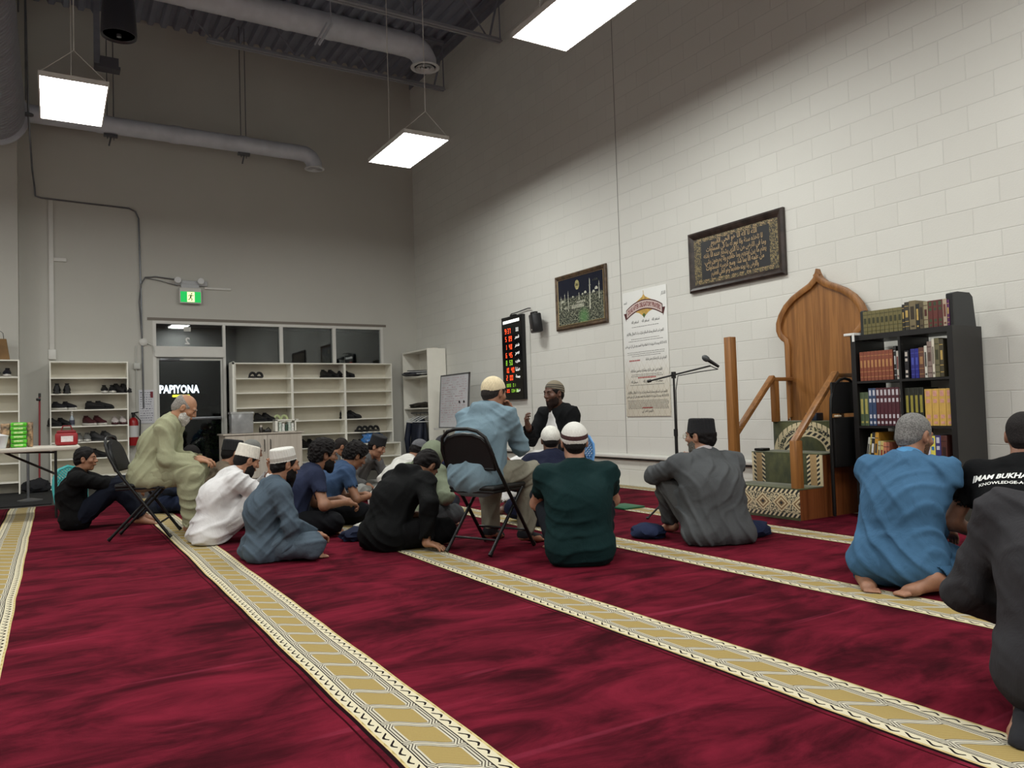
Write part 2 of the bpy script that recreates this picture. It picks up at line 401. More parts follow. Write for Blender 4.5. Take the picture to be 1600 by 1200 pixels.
# ---------- carpet
def carpet_mat():
    m, nt, b = newmat('prayer_carpet')
    x, y, z = coords(nt)
    P, x0 = 1.2475, 4.68                      # row spacing, centre of the row line nearest the wall
    wv = noise(vec(nt, y*1.0, x*0.0, 0.0), 1.1, 2)     # the rolls do not lie perfectly straight
    u = ((x + (wv-0.5)*0.03) - (x0-P/2)) / P
    k = u.fract(); q = (k-0.5)*P              # metres from the row line centre
    a = q.abs(); W = .128
    inside = a.lt(W)
    # red velvet pile with brushed marks that run across the rolls
    n1 = noise(vec(nt, x*1.3, y*3.0, 0.0), 1.3, 6, .66, 1.1)
    n2 = noise(vec(nt, x*1.6, y*14.0, 3.0), 1.0, 5, .6, .5)
    n3 = noise(vec(nt, x, y, 7.0), 1.7, 4, .6, .3)
    pile = (n1*0.55 + n2*0.15 + n3*0.3)
    f = smooth(pile, .36, .66)
    red = mixc(f, lin((50, 11, 19)), lin((116, 28, 46)))
    ridge = smooth(noise(vec(nt, x*0.7, y*9.0, 1.0), 1.0, 2, .5, .4), .66, .72)
    red = mixc(ridge*0.2, red, lin((160, 58, 82)))
    # pattern of the row line
    L = .172
    gold, cream, dark, grey, brown = lin((172, 152, 98)), lin((208, 199, 172)), lin((34, 28, 28)), lin((196, 190, 172)), lin((112, 92, 62))
    sgn = q/W
    # centre: long cells parted by S shaped bands
    sh = (sgn*2.3)
    ss = sh.max(-1.0).min(1.0)
    v = (y/L + (ss - ss*ss*ss*0.33)*0.32)
    c = (v.fract()-0.5).abs()*L                # distance to cell edge is L/2-c
    e = (c*-1.0) + L/2
    env = (e.min(.03)/.03)                     # cells round off towards the band
    half = env.pow(0.5)*.022 + .030
    cell = a.lt(half)*e.gt(.021)
    hatch = (((y + q*0.55)*520.0).sin()*0.5+0.5)
    cellc = mixc(hatch*0.4+noise(vec(nt, x, y, 0.0), 160, 2)*0.25, gold, lin((132, 108, 66)))
    lines = ((a*1.0 + (env*-1.0+1.0)*.018)*2*PI/.0105).sin()*0.5+0.5
    sep = (e*2*PI/.0105).sin()*0.5+0.5
    band = mixc(smooth(lines, .15, .5), lin((70, 62, 54)), grey)
    sepc = mixc(smooth(sep, .15, .5), lin((70, 62, 54)), grey)
    mid = mixc(e.lt(.021)*a.lt(.05), band, sepc)
    mid = mixc(cell, mid, cellc)
    # borders: cream with a running dark twist
    d = a-.101
    tw = ((y*2*PI/.062 + d*130.0).sin())
    wave = ((y*2*PI/.062).sin())*.008
    twist = (d - wave).abs().lt(.0042)*tw.gt(-.55)
    bord = mixc(twist, cream, dark)
    edge = (a.gt(.119))
    edgec = mixc(((y*2*PI/.062+1.5).sin()*.004 + a).gt(.121), gold, lin((200, 182, 130)))
    bord = mixc(edge, bord, edgec)
    bord = mixc((a-.0785).abs().lt(.0028), bord, dark)
    pat = mixc(a.gt(.077), mid, bord)
    fin = mixc(inside, red, pat)
    # thin black selvedge and seam beside each line
    qs = q+W+.008
    fin = mixc(qs.abs().lt(.0065), fin, lin((26, 14, 16)))
    seam = (q+W+.034).abs().lt(.0035)
    fin = mixc(seam, fin, lin((48, 6, 14)))
    setin(nt, b, 'Base Color', fin)
    b.inputs['Roughness'].default_value = .95; b.inputs['Specular IOR Level'].default_value = .04
    fine = noise(vec(nt, x, y, z), 420, 2)
    h = fine*0.15 + inside*0.35 + pile*0.9 - seam*1.0 + (pat.k and twist*0.2)
    bump(nt, b, h, .012, .55)
    return m
b = MB(); b.rbox(XL+.02, XW-.005, YB+.05, 10.72, .0005, .012, .004)
tag(b.build('carpet', carpet_mat()), 'deep red wall-to-wall prayer carpet with patterned gold row lines', 'carpet')
FL = .012   # top of the carpet
b = MB(); b.rbox(-3.4, -.02, 11.0, 13.2, .001, .014, .004); 
tag(b.build('floor_mat', mat('black_mat', (20, 20, 21), .9, var=.2, bmp=.001, bscale=300)), 'black rubber mat in front of the tall shoe racks at left', 'mat')
b = MB(); b.rbox(1.3, 2.6, 10.9, 13.4, .001, .012, .004)
tag(b.build('floor_mat', mat('brown_mat', (64, 52, 44), .9, var=.2, bmp=.001, bscale=300)), 'dark entrance mat inside the glass door', 'mat')

# ---------- ceiling panels (real lamps: only the diffuser gives light, downwards)
def lamp(cx, cy, label, wires):
    z = 4.35
    t = thing('ceiling_light', label, 'ceiling light', (cx, cy, z), group='suspended LED panels')
    fr = MB()
    fr.box(cx-.305, cx+.305, cy-.61, cy+.61, z+.012, z+.05)
    for x0, x1, y0, y1 in ((-.305, -.292, -.61, .61), (.292, .305, -.61, .61), (-.292, .292, -.61, -.597), (-.292, .292, .597, .61)):
        fr.box(cx+x0, cx+x1, cy+y0, cy+y1, z, z+.012)
    fr.build('frame', M_whitemetal, t)
    e, nt, bb = newmat('diffuser') if 'diffuser' not in _mc else (None, None, None)
    if e:
        setin(nt, bb, 'Base Color', (.9, .9, .9)); setin(nt, bb, 'Emission Color', (.985, 1.0, .955)); bb.inputs['Emission Strength'].default_value = PANEL_POWER
        _mc['diffuser'] = e
    MB().add([(cx-.292, cy-.597, z+.004), (cx-.292, cy+.597, z+.004), (cx+.292, cy+.597, z+.004), (cx+.292, cy-.597, z+.004)], [(0, 1, 2, 3)]).build('diffuser', _mc['diffuser'], t, fix=False)
    wr = MB()
    for sx in (-.29, .29):
        for sy in (-.58, .58):
            wr.tube([(cx+sx, cy+sy, z+.05), (cx, cy+sy, z+.32)], .004, 6)
    for sy in (-.58, .58): wr.tube([(cx, cy+sy, z+.32), (cx, cy+sy, ZC)], .005, 6)
    wr.build('suspension_wire', M_whitemetal, t)
lamp(.21, 9.15, 'glowing suspended panel light at the far left, beside the big round duct', 1)
lamp(3.95, 9.02, 'glowing suspended panel light in the middle, nearest the far corner', 1)
lamp(3.9, 5.2, 'glowing suspended panel light cut by the top edge of the photo', 1)
for cx, cy, w_ in ((.21, 5.2, 'above the old man in green'), (3.9, 1.35, 'above the man with white lettering'), (.21, 1.35, 'straight above the viewer'), (-3.5, 9.1, 'beyond the left edge, farthest'), (-3.5, 5.2, 'beyond the left edge, middle'), (-3.5, 1.35, 'beyond the left edge, nearest'), (.21, -2.2, 'behind the viewer, left'), (3.9, -2.2, 'behind the viewer, right')):
    lamp(cx, cy, 'suspended panel light %s, out of the photo' % w_, 1)

# ---------- roof joists
def joist(y, xl, label):
    t = thing('roof_joist', label, 'roof joist', ((xl+XW)/2, y, 6.65), group='open-web steel roof joists')
    zb, zt = 6.65, 7.44
    MB().box(xl-1.0 if xl > XL+1 else xl, XW-.02, y-.05, y-.008, zt, zt+.055).box(xl-1.0 if xl > XL+1 else xl, XW-.02, y+.008, y+.05, zt, zt+.055).build('top_chord', M_joist, t)
    MB().box(xl, XW-.1, y-.055, y-.012, zb-.03, zb-.018).box(xl, XW-.1, y+.012, y+.055, zb-.03, zb-.018).box(xl, XW-.1, y-.022, y-.012, zb-.018, zb+.03).box(xl, XW-.1, y+.012, y+.022, zb-.018, zb+.03).build('bottom_chord', mat('chord_paint', (150, 152, 158), .5), t)
    wb = MB(); x = xl+.1; step = .62; up = False
    pts = []
    while x < XW-.3:
        pts.append((x, y, zt if up else zb)); up = not up; x += step
    if xl > XL+1: wb.tube([(xl-.75, y, zt), (xl+.1, y, zb)], .014, 6)
    for a, c in zip(pts[:-1], pts[1:]): wb.tube([a, c], .014, 6)
    wb.tube([(XW-.3, y, zb), (XW-.1, y, zt)], .018, 6).tube([(XW-.12, y, zt), (XW-.11, y, zb-.02)], .012, 6)
    wb.build('web', M_joist, t)
joist(11.9, 2.02, 'steel roof joist nearest the far wall, pale bottom chord')
joist(9.92, XL+.05, 'steel roof joist second from the far wall, above the round diffuser')
joist(7.94, XL+.05, 'steel roof joist third from the far wall')
joist(5.96, XL+.05, 'steel roof joist high above the panel light at the top of the photo')

# ---------- ducts
def ring_duct(pts, r, step, name, m, parent, n=28, lift=.012):
    b = MB(); P = [Vector(p) for p in pts]; path = []; rad = []
    for a, c in zip(P[:-1], P[1:]):
        L = (c-a).length; k = max(1, int(L/step))
        for i in range(k):
            for s_, rr in ((0, r+lift), (.08, r+lift), (.16, r)): path.append(a.lerp(c, (i+s_)/k)); rad.append(rr)
            path.append(a.lerp(c, (i+.96)/k)); rad.append(r)
    path.append(P[-1]); rad.append(r)
    b.tube(path, rad, n); return b.build(name, m, parent)
t = thing('air_duct', 'large ribbed round duct running along the ceiling at the far left', 'air duct', (-.7, 6, 5.4))
ring_duct([(-.72, -2, 5.42), (-.72, 12.85, 5.42)], .41, .085, 'duct_run', mat('dark_galvanised', (150, 152, 158), .5, metal=.1, var=.05), t, 40, .014)
MB().lathe([(.38, 0), (.47, 0), (.47, .02), (.47, .06), (.38, .06)], (-.72, 12.9, 5.42), 40, mtx=Matrix.Rotation(PI/2, 4, 'X')).build('end_flange', M_duct, t)
for y in (7.0, 9.6, 12.2): each([MB().tube([(-.28, y, ZC), (-.28, y, 5.42)], .008, 6), MB().tube([(-1.16, y, ZC), (-1.16, y, 5.42)], .008, 6)], 'hanger_rod', M_steel, t)
def diffuser(cx, cy, z, parent, r=.15):
    b = MB().lathe([(r*.72, .05), (r*.75, .02), (r, .008), (r, 0), (r*.78, -.006), (r*.76, .0), (r*.72, .02)], (cx, cy, z), 28)
    for k in (.2, .36, .52): b.lathe([(r*k, .012), (r*(k+.1), -.012), (r*(k+.12), -.010), (r*(k+.02), .014)], (cx, cy, z), 24)
    parent = b.build('diffuser_rings', mat('diffuser_white', (215, 217, 220), .5), parent)
    MB().lathe([(r*.72, .03), (.001, .03)], (cx, cy, z), 24).build('diffuser_throat', M_black, parent)
def elbow(x, y, z, r, drop, name, m, parent, bend=.3):
    pts = [(x-.02, y, z)] + [(x+bend*math.sin(a), y, z-bend*(1-math.cos(a))) for a in [k*PI/2/6 for k in range(1, 7)]]
    pts.append((pts[-1][0], y, z-bend-drop)); b = MB().tube(pts, [r+.006*(i % 2) for i in range(len(pts))], 28); b.build(name, m, parent)
    return pts[-1]
t = thing('air_duct', 'slim round branch duct low along the far wall with a round diffuser', 'air duct', (2, 13, 5.5))
ring_duct([(-.4, 13.0, 5.52), (3.72, 13.0, 5.52)], .13, .9, 'duct_run', M_duct, t)
e = elbow(3.72, 13.0, 5.52, .13, .0, 'duct_elbow', M_duct, t, .22); diffuser(e[0], e[1], 5.27, t, .17)
for x in (.75, 2.71): hg = MB().tube([(x-.02, 12.99, ZC-.001), (x-.02, 12.99, ZC-.02)], .004, 6).tube([(x, 12.98, ZC), (x, 12.98, 5.3)], .007, 6).tube([(x+.09, 13.02, ZC), (x+.09, 13.02, 5.3)], .007, 6).box(x-.05, x+.14, 12.96, 13.04, 5.34, 5.38).tube([(x+.05, 13, 5.34), (x+.02, 13, 5.2)], .012, 6); hg.build('hanger', M_steel, t)
t = thing('air_duct', 'thick round duct between two roof joists, ending in a round diffuser', 'air duct', (3, 10.9, 6.75))
ring_duct([(XL+.1, 10.9, 6.76), (4.85, 10.9, 6.76)], .185, .62, 'duct_run', M_duct, t, 32, .008)
e = elbow(4.85, 10.9, 6.76, .185, .02, 'duct_elbow', M_duct, t, .27); diffuser(e[0], e[1], 6.45, t, .23)
hg = MB(); st = Vector((3.5, 10.6, 6.62)); en = Vector((3.3, 10.55, 6.27))
hg.tube([(3.5, 10.6, ZC), tuple(st)], .008, 6)
hg.tube([tuple(st+Vector((.02, 0, .04))), tuple(en)], .022, 4, flat=.5); hg.tube([tuple(st+Vector((-.05, .03, .04))), tuple(en+Vector((-.05, .03, 0)))], .012, 4)
hg.build('hanger_strut', M_duct, t)
each([MB().tube([(4.95, 10.9, ZC), (4.95, 10.9, 6.9)], .008, 6), MB().tube([(1.6, 10.9, ZC), (1.6, 10.9, 6.93)], .008, 6)], 'hanger', M_steel, t)

# pendant loudspeaker, bracket on the wall
t = thing('pendant_speaker', 'dark tapered loudspeaker hanging near the ceiling at the upper left', 'loudspeaker', (.55, 7.7, 4.5))
MB().lathe([(.04, .62), (.09, .60), (.115, .5), (.14, .25), (.152, .02), (.148, 0), (.138, .004), (.13, .02)], (.55, 7.7, 4.5), 36).build('housing', mat('speaker_shell', (38, 38, 44), .35), t)
MB().lathe([(.135, .02), (.05, .035), (.001, .04)], (.55, 7.7, 4.5), 30).build('grille', mat('speaker_grille', (30, 30, 34), .6, bmp=.002, bscale=300), t)
MB().lathe([(.02, -.005), (.02, .03), (.001, .03)], (.55, 7.7, 4.5), 12).build('badge', M_steel, t)
MB().tube([(.55, 7.7, 5.1), (.55, 7.7, ZC)], .006, 6).tube([(.5, 7.72, 5.1), (.47, 7.72, ZC)], .004, 6).build('hanging_cable', M_joist, t)
t = thing('wall_bracket', 'grey square tube with a small shelf plate below the loudspeaker', 'bracket', (.62, 12.5, 6.2))
MB().box(.56, .64, 12.46, 12.54, 6.2, ZC).build('tube', M_joist, t)
MB().box(.56, .9, 12.4, 12.6, 6.16, 6.20).box(.64, .88, 12.44, 12.58, 6.2, 6.34).build('plate', mat('bracket_grey', (90, 90, 98), .5), t)

# ---------- conduit on the far wall, strip, detector, exit sign
yc = YF-.012
b = MB().tube([(-.29, 12.6, ZC), (-.26, 12.7, 5.4), (-.23, 13.1, 4.75), (-.21, YF-.02, 4.62), (-.2, YF-.02, 4.46), (-.12, YF-.02, 4.44), (1.08, YF-.02, 4.41), (1.17, YF-.02, 4.37), (1.215, YF-.02, 4.26), (1.23, YF-.02, 3.34), (1.25, YF-.02, 1.2)], .013, 8)
b.lathe([(.02, -.03), (.07, -.02), (.07, 0), (.02, .02)], (-.265, 12.68, 5.4), 14)
tag(b.build('conduit', M_steel), 'thin grey metal conduit that runs along and down the far wall', 'conduit')
b = MB().tube([(1.24, YF-.02, 3.2), (1.3, YF-.03, 3.31), (1.45, YF-.03, 3.33), (1.76, YF-.03, 3.3)], .01, 8).tube([(1.3, YF-.03, 3.3), (1.5, YF-.03, 3.27), (1.78, YF-.03, 3.2)], .006, 6).tube([(1.235, YF-.04, 3.2), (1.2, YF-.04, 2.9), (1.225, YF-.04, 2.5), (1.24, YF-.03, 2.3)], .009, 6)
tag(b.build('cable', mat('grey_cable', (104, 104, 106), .6)), 'loose grey cable looping from the conduit to the exit sign', 'cable')
b = MB().tube([(1.15, YF-.02, 2.2), (1.15, YF-.02, 1.05)], .009, 6).rbox(1.11, 1.21, YF-.05, YF-.002, 1.82, 1.92, .01).tube([(1.3, YF-.02, 2.25), (1.4, YF-.03, 2.2), (1.42, YF-.04, 2.1)], .008, 6)
tag(b.build('junction_box', M_alum), 'small grey junction box with cables left of the door', 'junction box')
b = MB().lathe([(.001, .05), (.04, .045), (.062, .03), (.065, 0)], (1.26, YF-.002, 2.26), 24, mtx=Matrix.Rotation(PI/2, 4, 'X'))
tag(b.build('smoke_detector', M_whitemetal), 'round white detector on the wall beside the door top', 'detector')
b = MB().rbox(-.035, .03, YF-.03, YF-.001, 2.02, 4.42, .004).rbox(.03, .2, YF-.03, YF-.001, 3.48, 3.54, .004).rbox(-.05, .05, YF-.04, YF-.001, 1.97, 2.12, .006)
tag(b.build('cable_channel', M_whitemetal), 'white vertical cable channel with a short side arm above the shoe rack', 'cable channel')
t = thing('exit_sign', 'green running-man exit sign with two round emergency lamp heads', 'exit sign', (1.97, YF-.05, 2.9))
MB().rbox(1.80, 2.14, YF-.10, YF-.055, 2.905, 3.165, .01).build('housing', M_whitemetal, t)
M_green = mat('exit_green', (30, 150, 70), emit=(16, 170, 76), estr=.95)
MB().box(1.815, 2.125, YF-.103, YF-.10, 2.925, 3.10).build('sign_face', M_green, t)
M_exw = mat('exit_white', (230, 240, 200), emit=(224, 236, 170), estr=1.0)
MB().box(1.915, 2.03, YF-.105, YF-.103, 2.93, 3.095).build('pictogram_field', M_exw, t)
pg = MB()
def yz(u, v): return (1.972+u, YF-.107, 3.012+v)
def stroke(b, pts, wd, pl=yz):
    for (a0, a1), (c0, c1) in zip(pts[:-1], pts[1:]):
        L = math.hypot(c0-a0, c1-a1); nx, ny = -(c1-a1)/L*wd, (c0-a0)/L*wd
        b.add([pl(a0+nx, a1+ny), pl(a0-nx, a1-ny), pl(c0-nx, c1-ny), pl(c0+nx, c1+ny)], [(0, 1, 2, 3)])
stroke(pg, [(.005, .035), (-.008, -.012)], .011); stroke(pg, [(-.008, -.01), (.018, -.03), (.012, -.062)], .006); stroke(pg, [(-.008, -.012), (-.022, -.04), (-.045, -.046)], .006)
stroke(pg, [(.004, .032), (.03, .018), (.042, .03)], .005); stroke(pg, [(.002, .034), (-.025, .03), (-.034, .008)], .005)
pg.add([yz(.012+.011*math.cos(a), .055+.011*math.sin(a)) for a in [k*PI/6 for k in range(12)]], [tuple(range(12))])
pg.build('running_figure', mat('exit_dark', (12, 70, 36), .6), t, fix=False)
MB().rbox(1.74, 2.24, YF-.06, YF-.002, 3.21, 3.29, .01).rbox(1.83, 2.11, YF-.075, YF-.002, 3.15, 3.23, .008).build('battery_case', mat('case_grey', (188, 190, 192), .5), t)
for x, z in ((1.775, 3.27), (2.13, 3.27)):
    MB().lathe([(.02, 0), (.05, .015), (.055, .06), (.05, .075), (.001, .07)], (x, YF-.06, z), 20, mtx=Matrix.Rotation(R(80), 4, 'X')).build('lamp_head', mat('lamp_head', (225, 225, 225), .2), t)
MB().rbox(2.2, 2.62, YF-.03, YF-.002, 3.165, 3.20, .004).build('side_channel', M_whitemetal, t)
t = thing('fire_extinguisher', 'red fire extinguisher on the wall left of the door', 'fire extinguisher', (1.09, YF-.1, .6))
MB().lathe([(.03, 0), (.07, .01), (.075, .04), (.075, .36), (.06, .42), (.025, .45)], (1.09, YF-.1, .6), 24).build('cylinder', mat('extinguisher_red', (150, 18, 24), .3), t)
MB().lathe([(.022, .45), (.022, .5), (.03, .5), (.03, .53)], (1.09, YF-.1, .6), 12).tube([(1.09, YF-.1, 1.12), (1.16, YF-.13, 1.13)], .01).tube([(1.11, YF-.1, 1.1), (1.19, YF-.12, 1.0), (1.18, YF-.12, .75)], .01).build('valve', M_black, t)
MB().lathe([(.0765, .14), (.0765, .32)], (1.09, YF-.1, .6), 24).build('paper_label', mat('label_white', (200, 200, 200), .6), t)

# notices by the door
t = thing('notice', 'handwritten white poster taped beside the door frame', 'notice', (1.28, YF-.01, .95))
MB().rbox(1.18, 1.40, YF-.012, YF-.004, .95, 1.49, .002).build('paper', mat('poster_paper', (206, 206, 212), .7), t)
b = MB(); rs = random.Random(2)
for i in range(13):
    z = 1.45-.037*i; x = 1.2
    while x < 1.37:
        L = rs.uniform(.01, .03); h = rs.uniform(.004, .012)
        b.box(x, min(x+L, 1.385), YF-.0135, YF-.012, z-h, z); x += L+rs.uniform(.006, .02)
b.build('handwriting', mat('pen_blue', (60, 62, 84), .7), t)
MB().box(1.35, 1.39, YF-.014, YF-.012, 1.36, 1.46).build('picture', mat('notice_red', (120, 40, 50), .7), t)

# ------------------------------------------------------------------ shoe racks
def rack(label, x0, x1, yf, dep, ztop, zs, zb=.0, group='white shoe racks', th=.018):
    t = thing('shoe_rack', label, 'shoe rack', ((x0+x1)/2, yf+dep/2, zb), group=group)
    for a, c in ((x0, x0+th), (x1-th, x1)): MB().box(a, c, yf, yf+dep, zb, ztop).build('side_panel', M_white, t)
    MB().box(x0+th, x1-th, yf, yf+dep, ztop-th, ztop).build('top_panel', M_white, t)
    MB().box(x0+th, x1-th, yf+dep-.006, yf+dep, zb, ztop-th).build('back_panel', mat('rack_back', (208, 202, 186), .6, var=.02), t)
    for z in zs: MB().box(x0+th, x1-th, yf+.003, yf+dep-.006, z-th, z).build('shelf', M_white, t)
    return t
Z7 = [1.675, 1.435, 1.19, .945, .705, .455, .185]
rack('white shoe rack with the most shoes, behind the boy in black', -.04, 1.01, 13.27, .3, 1.92, Z7)
rack('white shoe rack cut by the left edge of the photo, brown bag on top', -1.55, -.405, 12.92, .3, 1.915, Z7)
rack('left bay of the three joined white shoe racks, partly behind the cabinet', 2.60, 3.545, 13.27, .3, 1.912, [1.655, 1.41, 1.16, .915, .67, .43, .19])
rack('middle bay of the three joined white shoe racks, mostly empty', 3.547, 4.485, 13.27, .3, 1.912, [1.655, 1.41, 1.16, .915, .67, .43, .19])
rack('right bay of the three joined white shoe racks, blue bag on a low shelf', 4.487, 5.385, 13.27, .3, 1.912, [1.655, 1.41, 1.16, .915, .67, .43, .19])
rack('low white shoe rack in front of the right bay, behind the seated men', 4.3, 5.38, 12.92, .3, .47, [.24, .06], group='low shoe racks')
t = thing('screen', 'pale curved panel standing against the left side of the joined racks', 'panel', (2.56, 13.3, 0))
MB().rbox(2.545, 2.59, 13.2, 13.5, 0, 1.93, .02).build('board', M_white, t)
MB().lathe([(.012, 0), (.02, .006), (.001, .01)], (2.56, 13.2, 1.9), 10, mtx=Matrix.Rotation(PI/2, 4, 'X')).build('knob', M_black, t)

# shoes: local frame, toe towards -Y
def shoe_parts(kind):
    up, so = MB(), MB(); L = .27
    def ring(prof, b, zlo, n=12):
        rows = []
        for t, w_, h0, h1 in prof:
            y = L/2 - t*L; row = []
            for j in range(n):
                a = 2*PI*j/n; cx, cz = math.cos(a), math.sin(a)
                sx = w_*(abs(cx)**.8)*(1 if cx > 0 else -1)
                zz = (h0+h1)/2+(h1-h0)/2*(abs(cz)**.7)*(1 if cz > 0 else -1)
                row.append((sx*(1-.25*max(0, cz)), y, zz))
            rows.append(row)
        vs = [p for r_ in rows for p in r_]; k = len(rows)
        fs = [(i*n+j, i*n+(j+1) % n, (i+1)*n+(j+1) % n, (i+1)*n+j) for i in range(k-1) for j in range(n)]
        fs += [tuple(range(n))[::-1], tuple((k-1)*n+j for j in range(n))]
        b.add(vs, fs, 0, True)
    if kind == 'sandal':
        ring([(0, .02, 0, .022), (.05, .032, 0, .03), (.3, .034, 0, .03), (.6, .04, 0, .026), (.85, .042, 0, .024), (1, .02, 0, .02)], so, 0)
        for y0, hh in ((-.05, .062), (-.015, .066)):
            up.tube([(.042*math.cos(a), y0+.01*math.cos(a), .015+hh*math.sin(a)*.8) for a in [k*PI/8 for k in range(9)]], .014, 8, flat=.45)
    else:
        hi = .10 if kind == 'boot' else .085
        ring([(0, .022, 0, .03), (.06, .034, 0, .032), (.3, .034, 0, .03), (.6, .044, 0, .028), (.88, .04, 0, .028), (1, .015, .004, .026)], so, 0)
        ring([(.02, .02, .02, hi*.9), (.1, .031, .02, hi), (.3, .033, .02, hi), (.42, .035, .02, hi*.9), (.6, .041, .02, .066), (.85, .038, .02, .052), (.97, .018, .02, .036)], up, .02)
        up.tube([(.018*math.cos(a), .085+.03*math.sin(a), hi+.002) for a in [k*2*PI/12 for k in range(12)]], .006, 6, closed=True)
    return up, so
_sm = {}
def shoe(x, y, z, rz, kind, ucol, scol, label, group):
    k = (kind, ucol, scol)
    if k not in _sm:
        up, so = shoe_parts(kind); a = thing('shoe' if kind != 'sandal' else 'sandal', '', '')
        nm = '%s_%s' % (kind, '_'.join(map(str, ucol)))
        u = up.build('strap' if kind == 'sandal' else 'upper', mat('upper_'+nm, ucol, .6, var=.15, bmp=.001, bscale=200), a)
        s_ = so.build('sole', mat('sole_%s' % '_'.join(map(str, scol)), scol, .6, var=.05), a)
        _sm[k] = (u.data, s_.data); r = a
    else:
        r = bpy.data.objects.new('shoe' if kind != 'sandal' else 'sandal', None); C.objects.link(r); r.empty_display_size = .1
        for n_, d_ in (('strap' if kind == 'sandal' else 'upper', _sm[k][0]), ('sole', _sm[k][1])):
            c = bpy.data.objects.new(n_, d_); C.objects.link(c); c.parent = r
    r.scale = (1.28, 1.1, 1.42); r.location = (x, y, z); r.rotation_euler = (0, 0, R(rz)); r['label'] = label; r['category'] = 'sandal' if kind == 'sandal' else 'shoe'; r['group'] = group
def pair(x, z, kind, u, s_, desc, rz=0, gap=.1, y=13.40, group='shoes on the white racks'):
    c, s0 = math.cos(R(rz)), math.sin(R(rz))
    for i, sd in ((-1, 'left'), (1, 'right')):
        shoe(x+i*gap/2, y, z+.0005, rz, kind, u, s_, '%s one of %s' % (sd, desc), group)
BK, WH, DG, MR, GR = (22, 22, 24), (214, 210, 202), (58, 58, 60), (70, 24, 30), (120, 120, 116)
pair(.12, 1.435, 'boot', BK, (30, 30, 30), 'the black shoes at the left of the second shelf at left', 180, .13)
pair(.74, 1.435, 'sneaker', BK, WH, 'the black white-soled sneakers on the second shelf behind the boy', 0, .11)
pair(.93, 1.435, 'boot', (34, 32, 32), BK, 'the dark shoes at the right end of the second shelf at left', 20, .1)
pair(.15, 1.19, 'sneaker', (24, 24, 32), WH, 'the black trainers with thick white soles on the third shelf at left', 35, .13)
pair(.62, 1.19, 'sneaker', BK, BK, 'the low black shoes in the middle of the third shelf at left', 60, .12)
pair(.08, .945, 'sneaker', BK, BK, 'the black shoes beside the spray bottle on the fourth shelf', 30, .12)
pair(.55, .945, 'boot', MR, WH, 'the maroon sneakers on the fourth shelf behind the boy', 30, .14)
pair(.88, .945, 'sneaker', (200, 190, 188), MR, 'the pale pink sneakers at the right of the fourth shelf', 0, .11)
pair(.39, .705, 'sneaker', (110, 110, 108), WH, 'the grey sneakers with white soles above the red case', 0, .11)
pair(.66, .705, 'boot', DG, DG, 'the charcoal sneakers on the fifth shelf beside the grey ones', 40, .15)
pair(.55, .455, 'sneaker', BK, BK, 'the small black shoes low on the rack above the boy', 40, .1)
pair(-.62, 1.675, 'sneaker', (24, 26, 38), WH, 'the dark sneakers on the top shelf at the far left edge', 0, .13, y=13.05)
pair(-.9, 1.675, 'sneaker', BK, WH, 'the black shoes on the top shelf just outside the left edge', 0, .12, y=13.05)
pair(2.96, 1.655, 'sandal', BK, (40, 40, 42), 'the black slides alone on the top shelf of the left joined bay', 0, .11)
pair(4.25, 1.655, 'boot', BK, BK, 'the black shoes on the top shelf of the middle joined bay', 20, .13)
pair(4.55, 1.655, 'sneaker', BK, BK, 'the black shoes on the top shelf of the right joined bay', 20, .11)
pair(4.62, .915, 'boot', (26, 26, 28), BK, 'the black boots halfway down the right joined bay', 40, .13)
pair(4.82, .67, 'sandal', (30, 30, 32), BK, 'the left pair of strapped sandals above the blue bag', 90*0, .1)
pair(5.03, .67, 'sandal', (20, 20, 20), (70, 66, 60), 'the right pair of strapped sandals above the blue bag', 0, .1)
pair(3.10, .915, 'boot', BK, (36, 36, 38), 'the black shoes just above the bottle on the cabinet', 30, .13)
pair(3.36, .915, 'sandal', (190, 200, 150), (214, 214, 190), 'the pale green sandals above the book stand on the cabinet', 0, .12)
pair(3.85, .43, 'boot', BK, BK, 'the black boots on a low shelf behind the curly haired man', 20, .13)
pair(4.1, .43, 'sneaker', BK, BK, 'the black shoes on a low shelf behind the men in blue shirts', 20, .12)
pair(4.7, .43, 'sandal', BK, BK, 'the black flat sandals left of the blue bag', 90, .11)

def lump(name, c, r, m, parent=None, seed=0, amp=.18, n=3, crumple=5.0):
    """crumpled soft lump: sphere pushed about by noise"""
    from mathutils import noise as mn
    bm = bmesh.new(); bmesh.ops.create_icosphere(bm, subdivisions=n, radius=1)
    for v in bm.verts:
        d = mn.noise(v.co*crumple*.5+Vector((seed, 0, 0)))*amp + abs(mn.noise(v.co*crumple+Vector((0, seed, 0))))*amp
        v.co = v.co*(1+d); v.co.z = max(v.co.z, -.8)
    b = MB(); bm.verts.index_update(); o0 = Vector(c)
    b.add([(c[0]+v.co.x*r[0], c[1]+v.co.y*r[1], c[2]+v.co.z*r[2]) for v in bm.verts], [tuple(q.index for q in f.verts) for f in bm.faces], 0, True); bm.free()
    return b.build(name, m, parent)
tag(lump('plastic_bag', (5.02, 13.38, .535), (.2, .1, .13), mat('blue_bag', (62, 116, 178), .25, var=.4, vscale=20), seed=3, amp=.35, crumple=9), 'crumpled blue plastic bag on a low shelf of the right joined bay', 'bag')
t = thing('spray_bottle', 'clear spray bottle with a dark label on the left shoe rack', 'bottle', (.245, 13.33, .945))
MB().lathe([(.001, .0), (.035, .0), (.036, .1), (.02, .14), (.013, .16)], (.245, 13.33, .946), 16).build('bottle_body', mat('clear_plastic', (150, 160, 168), .1), t)
MB().lathe([(.014, .16), (.016, .17), (.016, .2), (.01, .205)], (.245, 13.33, .946), 12).rbox(.235, .255, 13.27, 13.34, 1.145, 1.165, .004).build('spray_head', M_whitemetal, t)
